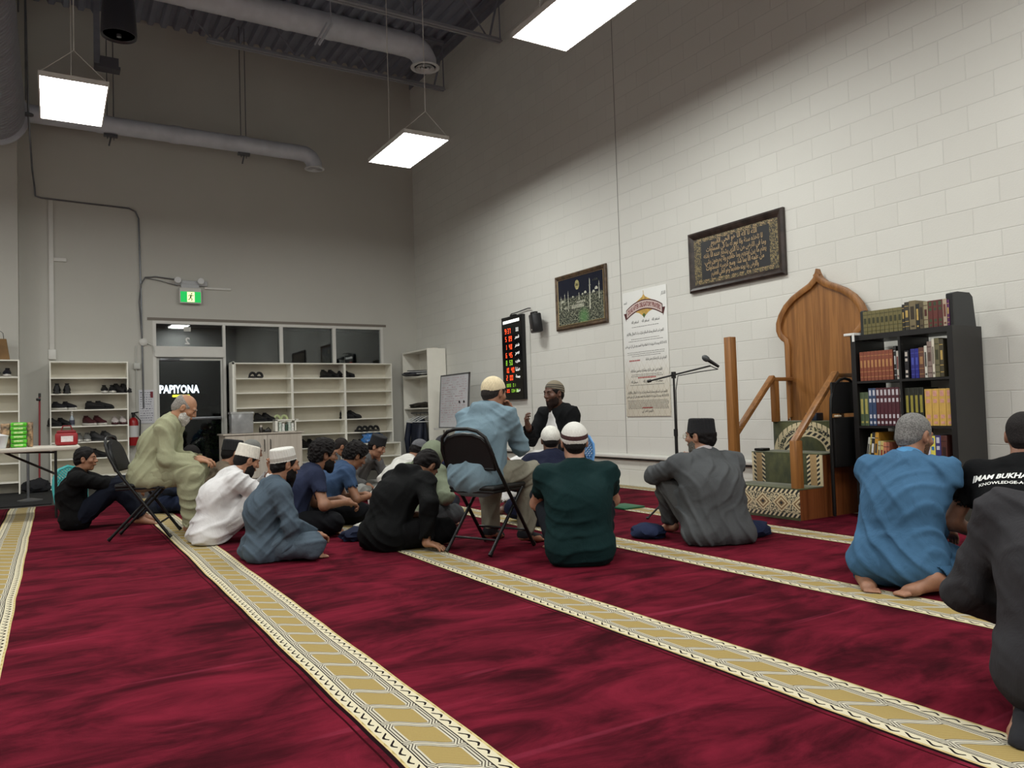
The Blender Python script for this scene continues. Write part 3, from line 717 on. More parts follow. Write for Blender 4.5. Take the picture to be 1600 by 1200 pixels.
MB().lathe([(.037, .02), (.037, .09)], (.245, 13.33, .946), 16).build('label_band', mat('bottle_label', (60, 60, 78), .5), t)
t = thing('paper_bag', 'brown paper bag with a string handle on top of the far left rack', 'bag', (-.62, 13.05, 1.92))
MB().prism([(-.1, 0), (.1, 0), (.06, .3), (-.07, .3)], lambda u, v, w_: (-.62+u, 13.0+w_, 1.916+v), .1).build('bag_body', mat('kraft', (128, 98, 62), .8, var=.15), t)
MB().tube([(-.68+.0, 13.05, 2.2), (-.67, 13.05, 2.3), (-.63, 13.05, 2.33), (-.6, 13.05, 2.3), (-.59, 13.05, 2.2)], .004, 6).build('handle', M_mark, t)

# broom
t = thing('broom', 'red-handled broom leaning by the wall between the two left racks', 'broom', (-.17, 13.1, 0))
MB().tube([(-.165, 13.15, 1.38), (-.175, 13.02, .12)], .013, 10).build('handle', mat('broom_red', (130, 24, 34), .4), t)
MB().tube([(-.165, 13.155, 1.38), (-.165, 13.16, 1.44)], .016, 10).rbox(-.21, -.15, 13.1, 13.15, 1.33, 1.37, .01).build('grip', M_black, t)
o = lump('broom_head', (-.21, 12.98, .1), (.17, .1, .1), mat('bristle', (26, 26, 30), .9, bmp=.003, bscale=200), t, seed=8, amp=.3)
t = thing('sign_post', 'short grey steel post on a round base by the end of the rack', 'post', (-.28, 11.62, .012))
MB().tube([(-.28, 11.62, .03), (-.28, 11.62, .74)], .016, 12).build('pole', M_steel, t)
MB().lathe([(.001, .0), (.14, 0), (.14, .012), (.02, .035), (.001, .035)], (-.26, 11.6, .013), 28).build('base', M_steel, t)

# folding table with its things
t = thing('folding_table', 'long white folding table at the left, its end behind the boy in black', 'table', (-.7, 9.5, FL))
MB().rbox(-1.6, .24, 9.15, 9.9, .705, .75, .012, mi=0).build('tabletop', mat('table_top', (206, 200, 188), .5, var=.03), t)
for x in (.02, -1.38):
    b = MB()
    for y in (9.25, 9.8): b.tube([(x, y, .70), (x, y, .015)], .013, 8)
    b.tube([(x, 9.25, .25), (x, 9.8, .25)], .01, 8); b.tube([(x, 9.5, .68), (x-.45*(1 if x > -1 else -1), 9.5, .70)], .01, 8).tube([(x, 9.5, .45), (x-.45*(1 if x > -1 else -1), 9.5, .70)], .012, 8); b.build('leg', M_black, t)
t = thing('snack_packs', 'stack of bright green snack packs on the white folding table', 'package', (-.3, 9.45, .75))
M_gp = mat('pack_green', (84, 190, 40), .35, var=.25, vscale=30)
for i in range(6):
    MB().rbox(-.375+.004*(i % 2), -.235+.004*(i % 2), 9.32, 9.55, .752+.043*i, .752+.043*(i+1)-.002, .012).build('pack', M_gp, t)
b = MB()
for i in range(6): b.rbox(-.345, -.265, 9.316, 9.325, .765+.043*i, .783+.043*i, .003)
b.build('pack_print', mat('pack_print', (196, 226, 150), .5, var=.2, vscale=60), t)
each([MB().rbox(-.46, -.38, 9.36, 9.55, .752, 1.0, .01), MB().rbox(-.23, -.18, 9.36, 9.55, .752, 1.01, .01)], 'pack_side', mat('pack_picture', (150, 120, 90), .4, var=.9, vscale=22), t)
t = thing('plastic_tub', 'white plastic tub at the left edge of the folding table', 'tub', (-.47, 9.24, .75))
MB().lathe([(.001, .0), (.06, 0), (.085, .12), (.09, .125), (.001, .15)], (-.47, 9.26, .752), 24).build('tub_body', mat('tub_white', (216, 218, 220), .35), t)
t = thing('first_aid_case', 'red soft case with a white label and handle on the folding table', 'case', (.12, 9.4, .75))
MB().rbox(.015, .225, 9.33, 9.47, .752, .885, .025).build('case_body', mat('case_red', (146, 22, 30), .45, var=.1), t)
MB().rbox(.03, .21, 9.35, 9.45, .875, .91, .015).tube([(.07, 9.4, .9), (.09, 9.4, .955), (.16, 9.4, .955), (.18, 9.4, .9)], .008, 8).build('handle', mat('case_red_dark', (120, 16, 24), .5), t)
MB().box(.07, .18, 9.325, 9.332, .79, .85).build('label_patch', mat('label_white2', (226, 216, 216), .6, var=.1, vscale=60), t)

# cabinet with its things
M_ash = wood('pale_ash', (206, 196, 184), (184, 172, 158), 'z', .5)
t = thing('cabinet', 'pale two-door cabinet behind the men in white and grey caps', 'cabinet', (2.93, 12.9, 0))
MB().box(2.32, 3.54, 12.72, 13.2, 0.0, .715).build('body', M_ash, t)
MB().rbox(2.29, 3.57, 12.68, 13.2, .715, .74, .004).build('worktop', M_ash, t)
for a, c, hx in ((2.325, 2.972, 2.925), (2.978, 3.535, 3.02)):
    d = MB().box(a, c, 12.70, 12.718, .02, .705).build('door', M_ash, t)
    MB().tube([(hx, 12.70, .63), (hx, 12.675, .62), (hx, 12.675, .45), (hx, 12.70, .44)], .006, 8).build('handle', M_black, d)
t = thing('acrylic_box', 'frosted clear box standing on the left of the pale cabinet', 'box', (2.6, 12.9, .74))
MB().rbox(2.43, 2.77, 12.74, 12.96, .742, 1.07, .012).build('box_body', mat('frosted', (150, 150, 150), .15, var=.15, vscale=6), t)
MB().box(2.42, 2.78, 12.735, 12.965, 1.055, 1.085).build('lid', mat('frosted_lid', (176, 176, 174), .2), t)
t = thing('dispenser_bottle', 'dark bottle with a pale cap on the cabinet', 'bottle', (2.9, 12.8, .74))
MB().lathe([(.001, 0), (.032, 0), (.034, .06), (.022, .09)], (2.9, 12.8, .741), 18).build('bottle_body', mat('amber_dark', (44, 38, 34), .2), t)
MB().lathe([(.022, .09), (.02, .12), (.001, .125)], (2.9, 12.8, .741), 14).build('cap', mat('cap_pale', (190, 180, 168), .4), t)
tag(MB().rbox(2.95, 3.06, 12.76, 12.9, .741, .79, .012).tube([(2.97, 12.8, .78), (3.02, 12.8, .82), (3.05, 12.85, .79)], .008).build('camera_case', M_black), 'small black object beside the bottle on the cabinet', 'case')
t = thing('book_stand', 'white rack of leaflets on the right end of the cabinet', 'rack', (3.27, 12.85, .74))
MB().box(3.12, 3.16, 12.76, 12.94, .742, .94).box(3.44, 3.46, 12.76, 12.94, .742, .94).box(3.12, 3.5, 12.76, 12.94, .925, .945).box(3.12, 3.46, 12.76, 12.94, .742, .75).build('frame', M_white, t)
for i in range(5):
    MB().box(3.18+.05*i, 3.22+.05*i, 12.755, 12.9, .752, .90-.02*(i % 3)).build('leaflet', mat('leaflet_%d' % (i % 3), ((196, 206, 196), (226, 226, 220), (60, 84, 70))[i % 3], .6, var=.3, vscale=50), t)

# open wardrobe by the corner, its things, whiteboard
t = thing('wardrobe', 'tall open cream wardrobe in the corner holding hangers and a jacket', 'wardrobe', (5.85, 12.9, 0))
MB().box(5.67, 6.03, 12.32, 12.34, 0, 2.12).build('side_panel', M_white, t)
MB().box(5.67, 6.03, 13.42, 13.44, 0, 2.12).build('side_panel', M_white, t)
MB().box(6.01, 6.03, 12.34, 13.42, 0, 2.12).build('back_panel', M_white, t)
MB().box(5.67, 6.01, 12.34, 13.42, 2.10, 2.12).box(5.67, 5.69, 12.34, 13.42, 2.09, 2.10).build('top_panel', M_white, t)
MB().box(5.68, 6.01, 12.34, 13.42, 1.05, 1.07).build('shelf', M_white, t)
MB().box(5.68, 6.01, 12.34, 13.42, 1.62, 1.64).build('shelf', M_white, t)
MB().tube([(5.82, 12.34, .98), (5.82, 13.42, .98)], .012, 10).build('rail', M_steel, t)
tag(MB().rbox(5.85, 5.97, 12.5, 12.7, 2.12, 2.145, .006).build('small_box', mat('box_cream', (226, 214, 196), .6)), 'small cream box lying on top of the open wardrobe', 'box')
def hanger(y, z, label, col, flat=False, rz=0.0):
    h = thing('clothes_hanger', label, 'hanger', (5.80, y, z), group='hangers in the wardrobe')
    pts = [(0, .0, 0), (0, .2, -.09), (0, .2, -.105), (0, -.2, -.105), (0, -.2, -.09)]
    if flat: M = Matrix.Rotation(rz, 4, 'Z') @ Matrix.Rotation(PI/2, 4, 'Y')
    else: M = Matrix.Rotation(rz, 4, 'Z')
    b = MB().tube([M @ Vector(p) for p in pts], .007, 8, closed=True)
    b.build('frame', mat('hanger_'+col, (226, 226, 224) if col == 'white' else (34, 34, 38), .35), h).location = (0, 0, 0)
    k = [(0, 0, 0), (0, .0, .03), (0, .018, .05), (0, .0, .068), (0, -.016, .055)]
    b2 = MB().tube([M @ Vector(p) for p in k], .004, 6); b2.build('hook', M_steel, h)
    for c in h.children:
        me = c.data
        for v in me.vertices: v.co += Vector((5.80, y, z))
    return h
for i in range(5):
    hanger(12.62+.1*i, 1.67+.022*i, '%s white hanger of the heap on the upper wardrobe shelf' % ('lowest', 'second', 'third', 'fourth', 'topmost')[i], 'white' if i % 2 else 'black', True, .3*i)
for i in range(4):
    hanger(12.62+.17*i, .925, 'white hanger on the rail, number %s from the side panel' % ('one', 'two', 'three', 'four')[i], 'white', False, PI/2*.75)
tag(lump('folded_clothes', (5.82, 12.95, 1.115), (.13, .42, .05), mat('dark_camo', (44, 38, 30), .8, var=.6, vscale=14), seed=5, amp=.3), 'dark patterned clothes folded on the middle wardrobe shelf', 'clothes')
tag(lump('grey_bag', (5.72, 13.05, 1.70), (.18, .28, .045), mat('bag_grey', (70, 72, 80), .5, var=.2), seed=9, amp=.25), 'dark folded bag sticking out of the upper wardrobe shelf', 'bag')
t = thing('jacket', 'dark blue jacket hanging from the lower rail of the wardrobe', 'jacket', (5.8, 12.9, .5))
M_jk = mat('navy_jacket', (26, 32, 50), .6, var=.25, vscale=8, bmp=.004, bscale=14)
bm_ = MB(); rows = []
for i, (z, wd, th) in enumerate([(.9, .05, .04), (.87, .17, .07), (.78, .25, .1), (.6, .27, .12), (.35, .29, .13), (.08, .31, .13)]):
    rows.append([(5.79+th*math.cos(a)*(1+.1*math.sin(5*a+i)), 13.0+wd*math.sin(a)*(1+.06*math.sin(7*a)), z) for a in [k*2*PI/24 for k in range(24)]])
vs = [p for r_ in rows for p in r_]; n = 24
bm_.add(vs, [(i*n+j, i*n+(j+1) % n, (i+1)*n+(j+1) % n, (i+1)*n+j) for i in range(5) for j in range(n)]+[tuple(range(n)), tuple(range(5*n, 6*n))[::-1]], 0, True)
bm_.build('jacket_body', M_jk, t)
MB().tube([(5.72, 12.78, .8), (5.66, 12.72, .5), (5.66, 12.74, .25)], [.06, .055, .045], 12).build('sleeve', M_jk, t)
MB().tube([(5.70, 13.24, .8), (5.66, 13.28, .5), (5.68, 13.28, .25)], [.06, .055, .045], 12).build('sleeve', M_jk, t)
t = thing('whiteboard', 'whiteboard with faint red writing beside the wardrobe', 'whiteboard', (5.62, 11.27, 0))
mt = Matrix.Translation((5.62, 11.27, .73)) @ Matrix.Rotation(R(4), 4, 'Y') @ Matrix.Diagonal((1, .93, .95, 1))
MB().box(-.008, .008, -.54, .54, 0, .90, mtx=mt).build('panel', mat('board_white', (206, 206, 210), .2, var=.06, vscale=4), t)
MB().box(-.014, .012, -.56, -.54, -.01, .92, mtx=mt).box(-.014, .012, .54, .56, -.01, .92, mtx=mt).box(-.014, .012, -.56, .56, .90, .92, mtx=mt).box(-.014, .012, -.56, .56, -.02, 0, mtx=mt).build('frame', M_steel, t)
b = MB(); rs = random.Random(7)
for i in range(20):
    v = .86-.04*i; u = .5
    while u > -.45:
        L = rs.uniform(.015, .05)
        if rs.random() < .62: b.box(-.0095, -.008, u-L, u, v-rs.uniform(.006, .018), v, mtx=mt)
        u -= L+rs.uniform(.01, .03)
b.build('handwriting', mat('faded_marker', (186, 160, 168), .5, var=.15, vscale=6), t)
MB().box(-.09, .0, -.5, .5, -.05, -.03, mtx=mt).box(-.11, -.08, -.3, .55, -.055, -.02, mtx=mt).build('tray', M_whitemetal, t)
for y in (10.9, 11.65): MB().tube([(5.66, y, .012), (5.63, y, .74)], .014, 8).tube([(5.36, y, .012), (5.63, y, .5)], .012, 8).build('leg', M_alum, t)
for y, m_ in ((11.05, M_black), (10.89, M_black)):
    tag(MB().lathe([(.012, 0), (.02, .012), (.001, .014)], (5.64, y, 1.14), 10, mtx=Matrix.Rotation(-PI/2, 4, 'Y')).build('magnet', m_), 'small black magnet on the whiteboard, %s one' % ('left' if y > 11 else 'right'), 'magnet')
tag(MB().rbox(6.03, 6.05, 10.98, 11.06, 1.0, 1.25, .004).build('switch_plate', M_whitemetal), 'white wall plate right of the whiteboard', 'wall plate')

# ------------------------------------------------------------------ things on the right wall
# u runs along the wall to the right in the photo (towards -Y), v is up; wx = distance from the wall
def wallp(y0, z0, off):
    return lambda u, v: (XW-off, y0-u, z0+v)
def frame_on_wall(t, y0, y1, z0, z1, wd, th, m, name='frame', inner=None):
    """y0 > y1: left and right edge in the photo; mitred moulding"""
    prof = [(0, .004), (.0, th*.7), (wd*.25, th), (wd*.55, th*.8), (wd*.8, th*.55), (wd, th*.35), (wd, .004)]
    b = MB()
    crn = [(y0, z0, -1, 1), (y1, z0, 1, 1), (y1, z1, 1, -1), (y0, z1, -1, -1)]
    rows = [[(XW-t_, y+sy*d, z+sz*d) for d, t_ in prof] for y, z, sy, sz in crn]; k = len(prof)
    vs = [p for r_ in rows for p in r_]
    b.add(vs, [(i*k+j, i*k+(j+1) % k, ((i+1) % 4)*k+(j+1) % k, ((i+1) % 4)*k+j) for i in range(4) for j in range(k)])
    return b.build(name, m, t)
# large calligraphy picture
t = thing('framed_calligraphy', 'wide dark-framed picture of gold Arabic calligraphy on black, high on the block wall', 'picture', (XW-.02, 5.52, 2.62))
py0, py1, pz0, pz1 = 6.16, 4.88, 2.19, 2.84
cy = (py0+py1)/2; cz = (pz0+pz1)/2
frame_on_wall(t, py0, py1, pz0, pz1, .085, .05, mat('dark_bronze_frame', (50, 40, 36), .35, var=.5, vscale=12))
m, nt, b0 = newmat('calligraphy_ground'); x, y, z = coords(nt)
n = noise(vec(nt, 0.0, y, z), 46, 4, .7, 1.5)
bu = (y-(cy-(t.location[1]*0))).abs(); bv = (z-cz).abs()
rim = (bu.gt(.46)+bv.gt(.205)).clamp()
setin(nt, b0, 'Base Color', mixc(smooth(n, .49, .53)*rim, lin((34, 34, 36)), lin((140, 124, 84))))
b0.inputs['Roughness'].default_value = .5
o_ = MB().box(XW-.022, XW-.012, py1+.07, py0-.07, pz0+.07, pz1-.07).build('canvas', m, None); o_.parent = t; o_.matrix_parent_inverse = Matrix.Translation(-Vector(t.location))
b = MB()
lines = ['الله لا اله الا هو الحي القيوم', 'لا تاخذه سنة ولا نوم له ما في السماوات', 'وما في الارض من ذا الذي يشفع عنده الا باذنه', 'يعلم ما بين ايديهم وما خلفهم ولا يحيطون بشيء', 'من علمه الا بما شاء وسع كرسيه السماوات', 'والارض ولا يوده حفظهما وهو العلي العظيم']
for i, L in enumerate(lines):
    add_text(b, arabic(L), wallp(cy, cz, .026), 0, .165-.066*i, height=.082, width=(.62, .76, .84, .84, .78, .64)[i], bold=.022)
M_gold = mat('gold_script', (176, 150, 112), .4, var=.15)
b.build('calligraphy', M_gold, t, fix=False)
b = MB()
for s_ in (-1, 1):
    for q in range(11): add_text(b, arabic('سمح')[0:2], wallp(cy, cz, .025), -.48+.096*q, s_*.222, height=.035, bold=.02)
b.build('border_ornament', M_gold, t, fix=False)

# night view picture
t = thing('framed_picture', 'framed night picture of a lit mosque courtyard with minarets, left of the poster', 'picture', (XW-.02, 8.1, 2.4))
qy0, qy1, qz0, qz1 = 8.78, 7.64, 2.05, 2.80
frame_on_wall(t, qy0, qy1, qz0, qz1, .06, .04, mat('gilt_brown_frame', (84, 66, 48), .35, var=.5, vscale=16))
frame_on_wall(t, qy0-.055, qy1+.055, qz0+.055, qz1-.055, .015, .03, mat('gilt', (170, 146, 100), .35), 'inner_frame')
cyq, czq = (qy0+qy1)/2, (qz0+qz1)/2
m, nt, b0 = newmat('night_picture'); x, y, z = coords(nt)
n = noise(vec(nt, 0.0, y*1.0, z*1.5), 34, 5, .75); n2 = noise(vec(nt, 0.0, y*2.5, z*.6), 60, 3, .7)
zz = z
sky = smooth(z, czq+.02, czq+.07)
city = mixc(smooth(n*.6+n2*.4, .46, .64), lin((30, 38, 36)), lin((190, 190, 164)))
gy, gz = (y-(cyq-.07)), (z-(czq-.24))
gl = smooth((gy*gy+gz*gz).pow(.5), .16, .02)
city = mixc(gl*.6, city, lin((96, 150, 90)))
setin(nt, b0, 'Base Color', mixc(sky, city, lin((24, 28, 44))))
b0.inputs['Roughness'].default_value = .25
o_ = MB().box(XW-.022, XW-.012, qy1+.05, qy0-.05, qz0+.05, qz1-.05).build('print', m, None); o_.parent = t; o_.matrix_parent_inverse = Matrix.Translation(-Vector(t.location))
b = MB(); wp = wallp(cyq, czq, .024)
for u, h0, h1, wd in ((-.44, -.1, .10, .008), (-.35, -.03, .13, .007), (-.27, -.13, .15, .009), (-.02, .0, .1, .007), (.22, -.16, .25, .014), (.42, -.05, .19, .009)):
    b.add([wp(u-wd, h0), wp(u+wd, h0), wp(u+wd*.6, h1-.03), wp(u, h1), wp(u-wd*.6, h1-.03)], [(0, 1, 2, 3, 4)])
    for q in (.45, .75): b.add([wp(u-wd*1.7, h0+(h1-h0)*q), wp(u+wd*1.7, h0+(h1-h0)*q), wp(u+wd*1.3, h0+(h1-h0)*q+.012), wp(u-wd*1.3, h0+(h1-h0)*q+.012)], [(0, 1, 2, 3)])
for u, v, r_ in ((-.4, .0, .03), (.12, .06, .03), (.06, .05, .02), (.36, .08, .035), (-.16, .04, .02), (.3, .045, .03)):
    b.add([wp(u+r_*math.cos(a), v+r_*1.15*math.sin(a)) for a in [k*PI/8 for k in range(9)]], [tuple(range(9))])
for u, v, w_, h in ((-.05, -.11, .28, .05), (.02, -.05, .2, .03), (-.3, -.1, .12, .03)):
    for k in range(9): b.add([wp(u-w_/2+w_*k/9, v), wp(u-w_/2+w_*(k+.6)/9, v), wp(u-w_/2+w_*(k+.6)/9, v+h), wp(u-w_/2+w_*k/9, v+h)], [(0, 1, 2, 3)])
b.build('skyline', mat('skyline_pale', (190, 190, 172), .4, var=.25, vscale=30), t, fix=False)
b = MB(); b.add([wp(-.06+.05*math.cos(a), .20+.065*math.sin(a)) for a in [k*PI/12 for k in range(24)]], [tuple(range(24))])
b.build('medallion', mat('medallion_gold', (170, 160, 110), .5, var=.5, vscale=60), t, fix=False)
b = MB(); add_text(b, arabic('محمد'), wallp(cyq, czq, .026), -.06, .21, height=.05, width=.07, bold=.02); add_text(b, arabic('الله'), wallp(cyq, czq, .026), .34, .21, width=.11, height=.03, bold=.02)
b.build('script', mat('script_pale', (60, 62, 50), .5), t, fix=False)

# tall poster
t = thing('poster', 'tall white poster of prayers headed by an arched banner, right of the framed night picture', 'poster', (XW-.01, 6.95, 1.6))
oy, oz = 6.955, 1.61; hw, hh = .392, .757
m, nt, b0 = newmat('poster_paper_pattern'); x, y, z = coords(nt)
g1 = ((y*1.6+z)*2*PI/.30).sin().abs(); g2 = ((y*-1.6+z)*2*PI/.30).sin().abs()
ln = (g1.lt(.05)+g2.lt(.05)).clamp()*smooth(z, oz+.1, oz-.35)
setin(nt, b0, 'Base Color', mixc(ln*.7, mixc(smooth(z, oz+.1, oz-.6), lin((232, 232, 228)), lin((222, 216, 200))), lin((160, 140, 100))))
b0.inputs['Roughness'].default_value = .6
o_ = MB().rbox(XW-.012, XW-.004, oy-hw, oy+hw, oz-hh, oz+hh, .002).build('sheet', m, None); o_.parent = t; o_.matrix_parent_inverse = Matrix.Translation(-Vector(t.location))
pw = wallp(oy, oz, .0135); pw2 = wallp(oy, oz, .0142); pw3 = wallp(oy, oz, .015)
b = MB(); b.add([pw(u, v) for u, v in ((0, .70), (.03, .665), (.13, .62), (.2, .56), (.17, .50), (.09, .48), (.04, .45), (0, .42), (-.04, .45), (-.09, .48), (-.17, .50), (-.2, .56), (-.13, .62), (-.03, .665))], [tuple(range(14))])
b.add([pw(u, v) for u, v in ((-.004, .69), (.004, .69), (.004, .74), (-.004, .74))], [(0, 1, 2, 3)])
b.build('ornament', mat('poster_gold', (202, 164, 84), .5, var=.25, vscale=20), t, fix=False)
b = MB(); b.add([pw2(u, v) for u, v in ((0, .47), (.03, .45), (0, .41), (-.03, .45))], [(0, 1, 2, 3)]); b.build('finial', mat('poster_green', (84, 106, 56), .5), t, fix=False)
def arc(u): return -.9*u*u
b = MB()
for dz, k_ in ((.052, 0), (-.052, 1)):
    for i in range(20):
        u0, u1 = -.32+.032*i, -.32+.032*(i+1)
        b.add([pw2(u0, .575+arc(u0)+dz-.007), pw2(u1, .575+arc(u1)+dz-.007), pw2(u1, .575+arc(u1)+dz+.007), pw2(u0, .575+arc(u0)+dz+.007)], [(0, 1, 2, 3)])
for s_ in (-1, 1):
    u0 = s_*.32; b.add([pw2(u0-.006, .575+arc(u0)-.055), pw2(u0+.006, .575+arc(u0)-.055), pw2(u0+.006, .575+arc(u0)+.055), pw2(u0-.006, .575+arc(u0)+.055)], [(0, 1, 2, 3)])
    b.add([pw2(u0+s_*.0, .5), pw2(u0+s_*.05, .5), pw2(u0+s_*.01, .40)], [(0, 1, 2)])
b.build('banner_edge', mat('banner_maroon', (88, 40, 40), .5), t, fix=False)
b = MB()
for i in range(20):
    u0, u1 = -.32+.032*i, -.32+.032*(i+1)
    b.add([pw2(u0, .575+arc(u0)-.046), pw2(u1, .575+arc(u1)-.046), pw2(u1, .575+arc(u1)+.046), pw2(u0, .575+arc(u0)+.046)], [(0, 1, 2, 3)])
b.build('banner', mat('banner_pink', (216, 196, 190), .5), t, fix=False)
b = MB(); add_text(b, 'DUAS AFTER OBLIGATORY PRAYERS', pw3, 0, .575, width=.58, height=.06, bold=.03, warp=lambda u, v: (u, v+arc(u))); b.build('heading', mat('heading_red', (120, 40, 44), .5), t, fix=False)
b = MB(); A1 = arabic('استغفر الله'); A2 = arabic('اللهم انت السلام ومنك السلام تباركت يا ذا الجلال والاكرام'); A3 = arabic('لا اله الا الله وحده لا شريك له له الملك وله الحمد وهو على كل شيء قدير'); A4 = arabic('اللهم اعني على ذكرك وشكرك وحسن عبادتك')
for u in (-.17, .02, .2): add_text(b, A1, pw, u, .375+.02*(u*0), width=.13, height=.045, bold=.004)
for v, s_, wd in ((.235, A2, .66), (.085, A3, .74), (-.085, A4, .36), (-.215, A4, .56)): add_text(b, s_, pw, (.18 if wd == .36 else 0), v, width=wd, height=.05, bold=.004)
for u in (-.22, 0, .22): add_text(b, arabic('سبحان الله'), pw, u, -.345, width=.12, height=.04, bold=.004)
for v, s_, wd in ((-.475, A2, .7), (-.525, A3, .74)): add_text(b, s_, pw, 0, v, width=wd, height=.045, bold=.004)
add_text(b, arabic('اللهم اغفر لي'), pw, 0, -.70, width=.2, height=.045, bold=.004)
add_text(b, arabic('الحمد'), pw, -.34, .63, width=.06, height=.03); add_text(b, arabic('الاذكار'), pw, .34, .66, width=.08, height=.05)
b.build('arabic_text', M_mark, t, fix=False)
b = MB(); rs = random.Random(5)
for v, wd in [(.17, .5), (.145, .6), (.01, .66), (-.012, .66), (-.035, .5), (.315, .46), (-.26, .5), (-.28, .55), (-.385, .6)]+[(-.57-.016*k, .7) for k in range(7)]:
    u = -wd/2
    while u < wd/2:
        L = rs.uniform(.01, .03); b.add([pw(u, v), pw(u+L, v), pw(u+L, v+.005), pw(u, v+.005)], [(0, 1, 2, 3)]); u += L+.007
b.build('small_print', mat('small_print', (90, 88, 86), .6), t, fix=False)
b = MB()
for u0, v, wd in ((-.2, -.085, .2), (0, -.295, .3), (0, -.655, .18)):
    u = u0-wd/2
    while u < u0+wd/2:
        L = rs.uniform(.01, .022); b.add([pw(u, v-.008), pw(u+L, v-.008), pw(u+L, v+.008), pw(u, v+.008)], [(0, 1, 2, 3)]); u += L+.006
b.build('red_text', mat('print_red', (176, 60, 60), .6), t, fix=False)

# LED prayer clock
t = thing('led_clock', 'tall black LED prayer-time board with red and green digits on the block wall', 'clock', (XW-.03, 9.92, 1.7))
ly0, ly1, lz0, lz1 = 10.24, 9.63, 1.135, 2.405
cyl = (ly0+ly1)/2
MB().rbox(XW-.06, XW-.002, ly1, ly0, lz0, lz1, .006).build('case', M_black, t)
MB().box(XW-.062, XW-.06, ly1+.02, ly0-.02, lz0+.02, lz1-.02).build('face', mat('led_face', (6, 6, 7), .15), t)
lw = wallp(cyl, 0, .0635)
MB().add([lw(-.25, 2.30), lw(.23, 2.31), lw(.23, 2.355), lw(-.25, 2.345)], [(0, 1, 2, 3)]).build('header_strip', mat('led_white', (240, 240, 236), emit=(255, 255, 250), estr=.8), t, fix=False)
M_r = mat('led_red', (255, 90, 40), emit=(255, 86, 40), estr=1.3); M_g = mat('led_green', (150, 200, 60), emit=(150, 210, 60), estr=.8); M_w = mat('led_label', (225, 225, 222), emit=(230, 230, 226), estr=.55)
SEG = {'0': 'abcdef', '1': 'bc', '2': 'abged', '3': 'abgcd', '4': 'fgbc', '5': 'afgcd', '6': 'afgedc', '7': 'abc', '8': 'abcdefg', '9': 'abcdfg'}
def digits(b, s_, u, v, h, wd, th=.011):
    for ch in s_:
        if ch == ':':
            for q in (.3, -.3): b.add([lw(u+a, v+q*h/2+c) for a, c in ((-.005, -.006), (.005, -.006), (.005, .006), (-.005, .006))], [(0, 1, 2, 3)])
            u += .028; continue
        if ch != ' ':
            x0, x1 = u, u+wd; yt, ym, yb_ = v+h/2, v, v-h/2
            P_ = {'a': (x0, yt-th, x1, yt), 'g': (x0, ym-th/2, x1, ym+th/2), 'd': (x0, yb_, x1, yb_+th), 'f': (x0, ym, x0+th, yt), 'b': (x1-th, ym, x1, yt), 'e': (x0, yb_, x0+th, ym), 'c': (x1-th, yb_, x1, ym)}
            for k in SEG[ch]:
                a0, c0, a1, c1 = P_[k]; g = .0015
                b.add([lw(a0+g, c0+g), lw(a1-g, c0+g), lw(a1-g, c1-g), lw(a0+g, c1-g)], [(0, 1, 2, 3)])
        u += wd+.016
rowz = [2.185, 2.065, 1.94, 1.815, 1.70, 1.585, 1.47]
rows_ = ['9:37', '5 09', '1 40', '6 45', '8 50', '10 40', '2 00']
br_, bg_ = MB(), MB()
for i, (z, s_) in enumerate(zip(rowz, rows_)):
    bb = bg_ if i == 4 else br_
    digits(bb, s_ if len(s_) == 5 or ':' in s_ else ' '+s_, -.20 if len(s_) == 5 or ':' in s_ else -.245, z, .078, .036)
digits(bg_, '888 01', -.19, 1.355, .05, .03, .008); digits(bg_, '08:30', -.05, 1.27, .05, .03, .008); digits(br_, '20', -.19, 1.27, .05, .03, .008)
br_.build('red_digits', M_r, t, fix=False); bg_.build('green_digits', M_g, t, fix=False)
b = MB()
for z, s_ in zip(rowz[1:], ('فجر', 'ظهر', 'عصر', 'مغرب', 'عشاء', 'جمعة')): add_text(b, arabic(s_.replace('ء', '')), lw, .15, z+.01, width=.13, height=.062, bold=.035)
add_text(b, arabic('شروق'), lw, .15, 1.27, width=.1, height=.05, bold=.03)
for q in range(4): b.add([lw(.12, 2.16+.016*q), lw(.2, 2.16+.016*q), lw(.2, 2.168+.016*q), lw(.12, 2.168+.016*q)], [(0, 1, 2, 3)])
b.build('prayer_names', M_w, t, fix=False)
MB().tube([(XW-.03, 10.02, 2.40), (XW-.05, 9.95, 2.44), (XW-.03, 9.8, 2.45), (XW-.03, 9.5, 2.47), (XW-.04, 9.42, 2.46)], .008, 6).rbox(XW-.05, XW-.01, 9.85, 10.0, 2.40, 2.43, .006).build('power_cable', M_black, t)
t = thing('wall_speaker', 'small black loudspeaker on a bracket right of the prayer-time board', 'loudspeaker', (XW-.1, 9.15, 2.2))
mt = Matrix.Translation((XW-.14, 9.13, 2.2)) @ Matrix.Rotation(R(-18), 4, 'Z') @ Matrix.Rotation(R(-6), 4, 'Y')
MB().rbox(-.07, .07, -.10, .10, -.13, .14, .02, mtx=mt).build('cabinet', mat('speaker_case', (22, 22, 26), .4), t)
MB().lathe([(.012, 0), (.012, .004), (.001, .004)], (0, 0, 0), 12, mtx=mt @ Matrix.Translation((-.071, .0, -.085)) @ Matrix.Rotation(-PI/2, 4, 'Y')).build('badge', M_whitemetal, t)
MB().tube([(XW-.01, 9.3, 2.36), (XW-.08, 9.25, 2.36), (XW-.12, 9.16, 2.33)], .014, 8).rbox(XW-.05, XW, 9.28, 9.42, 2.33, 2.40, .01).build('bracket', M_black, t)

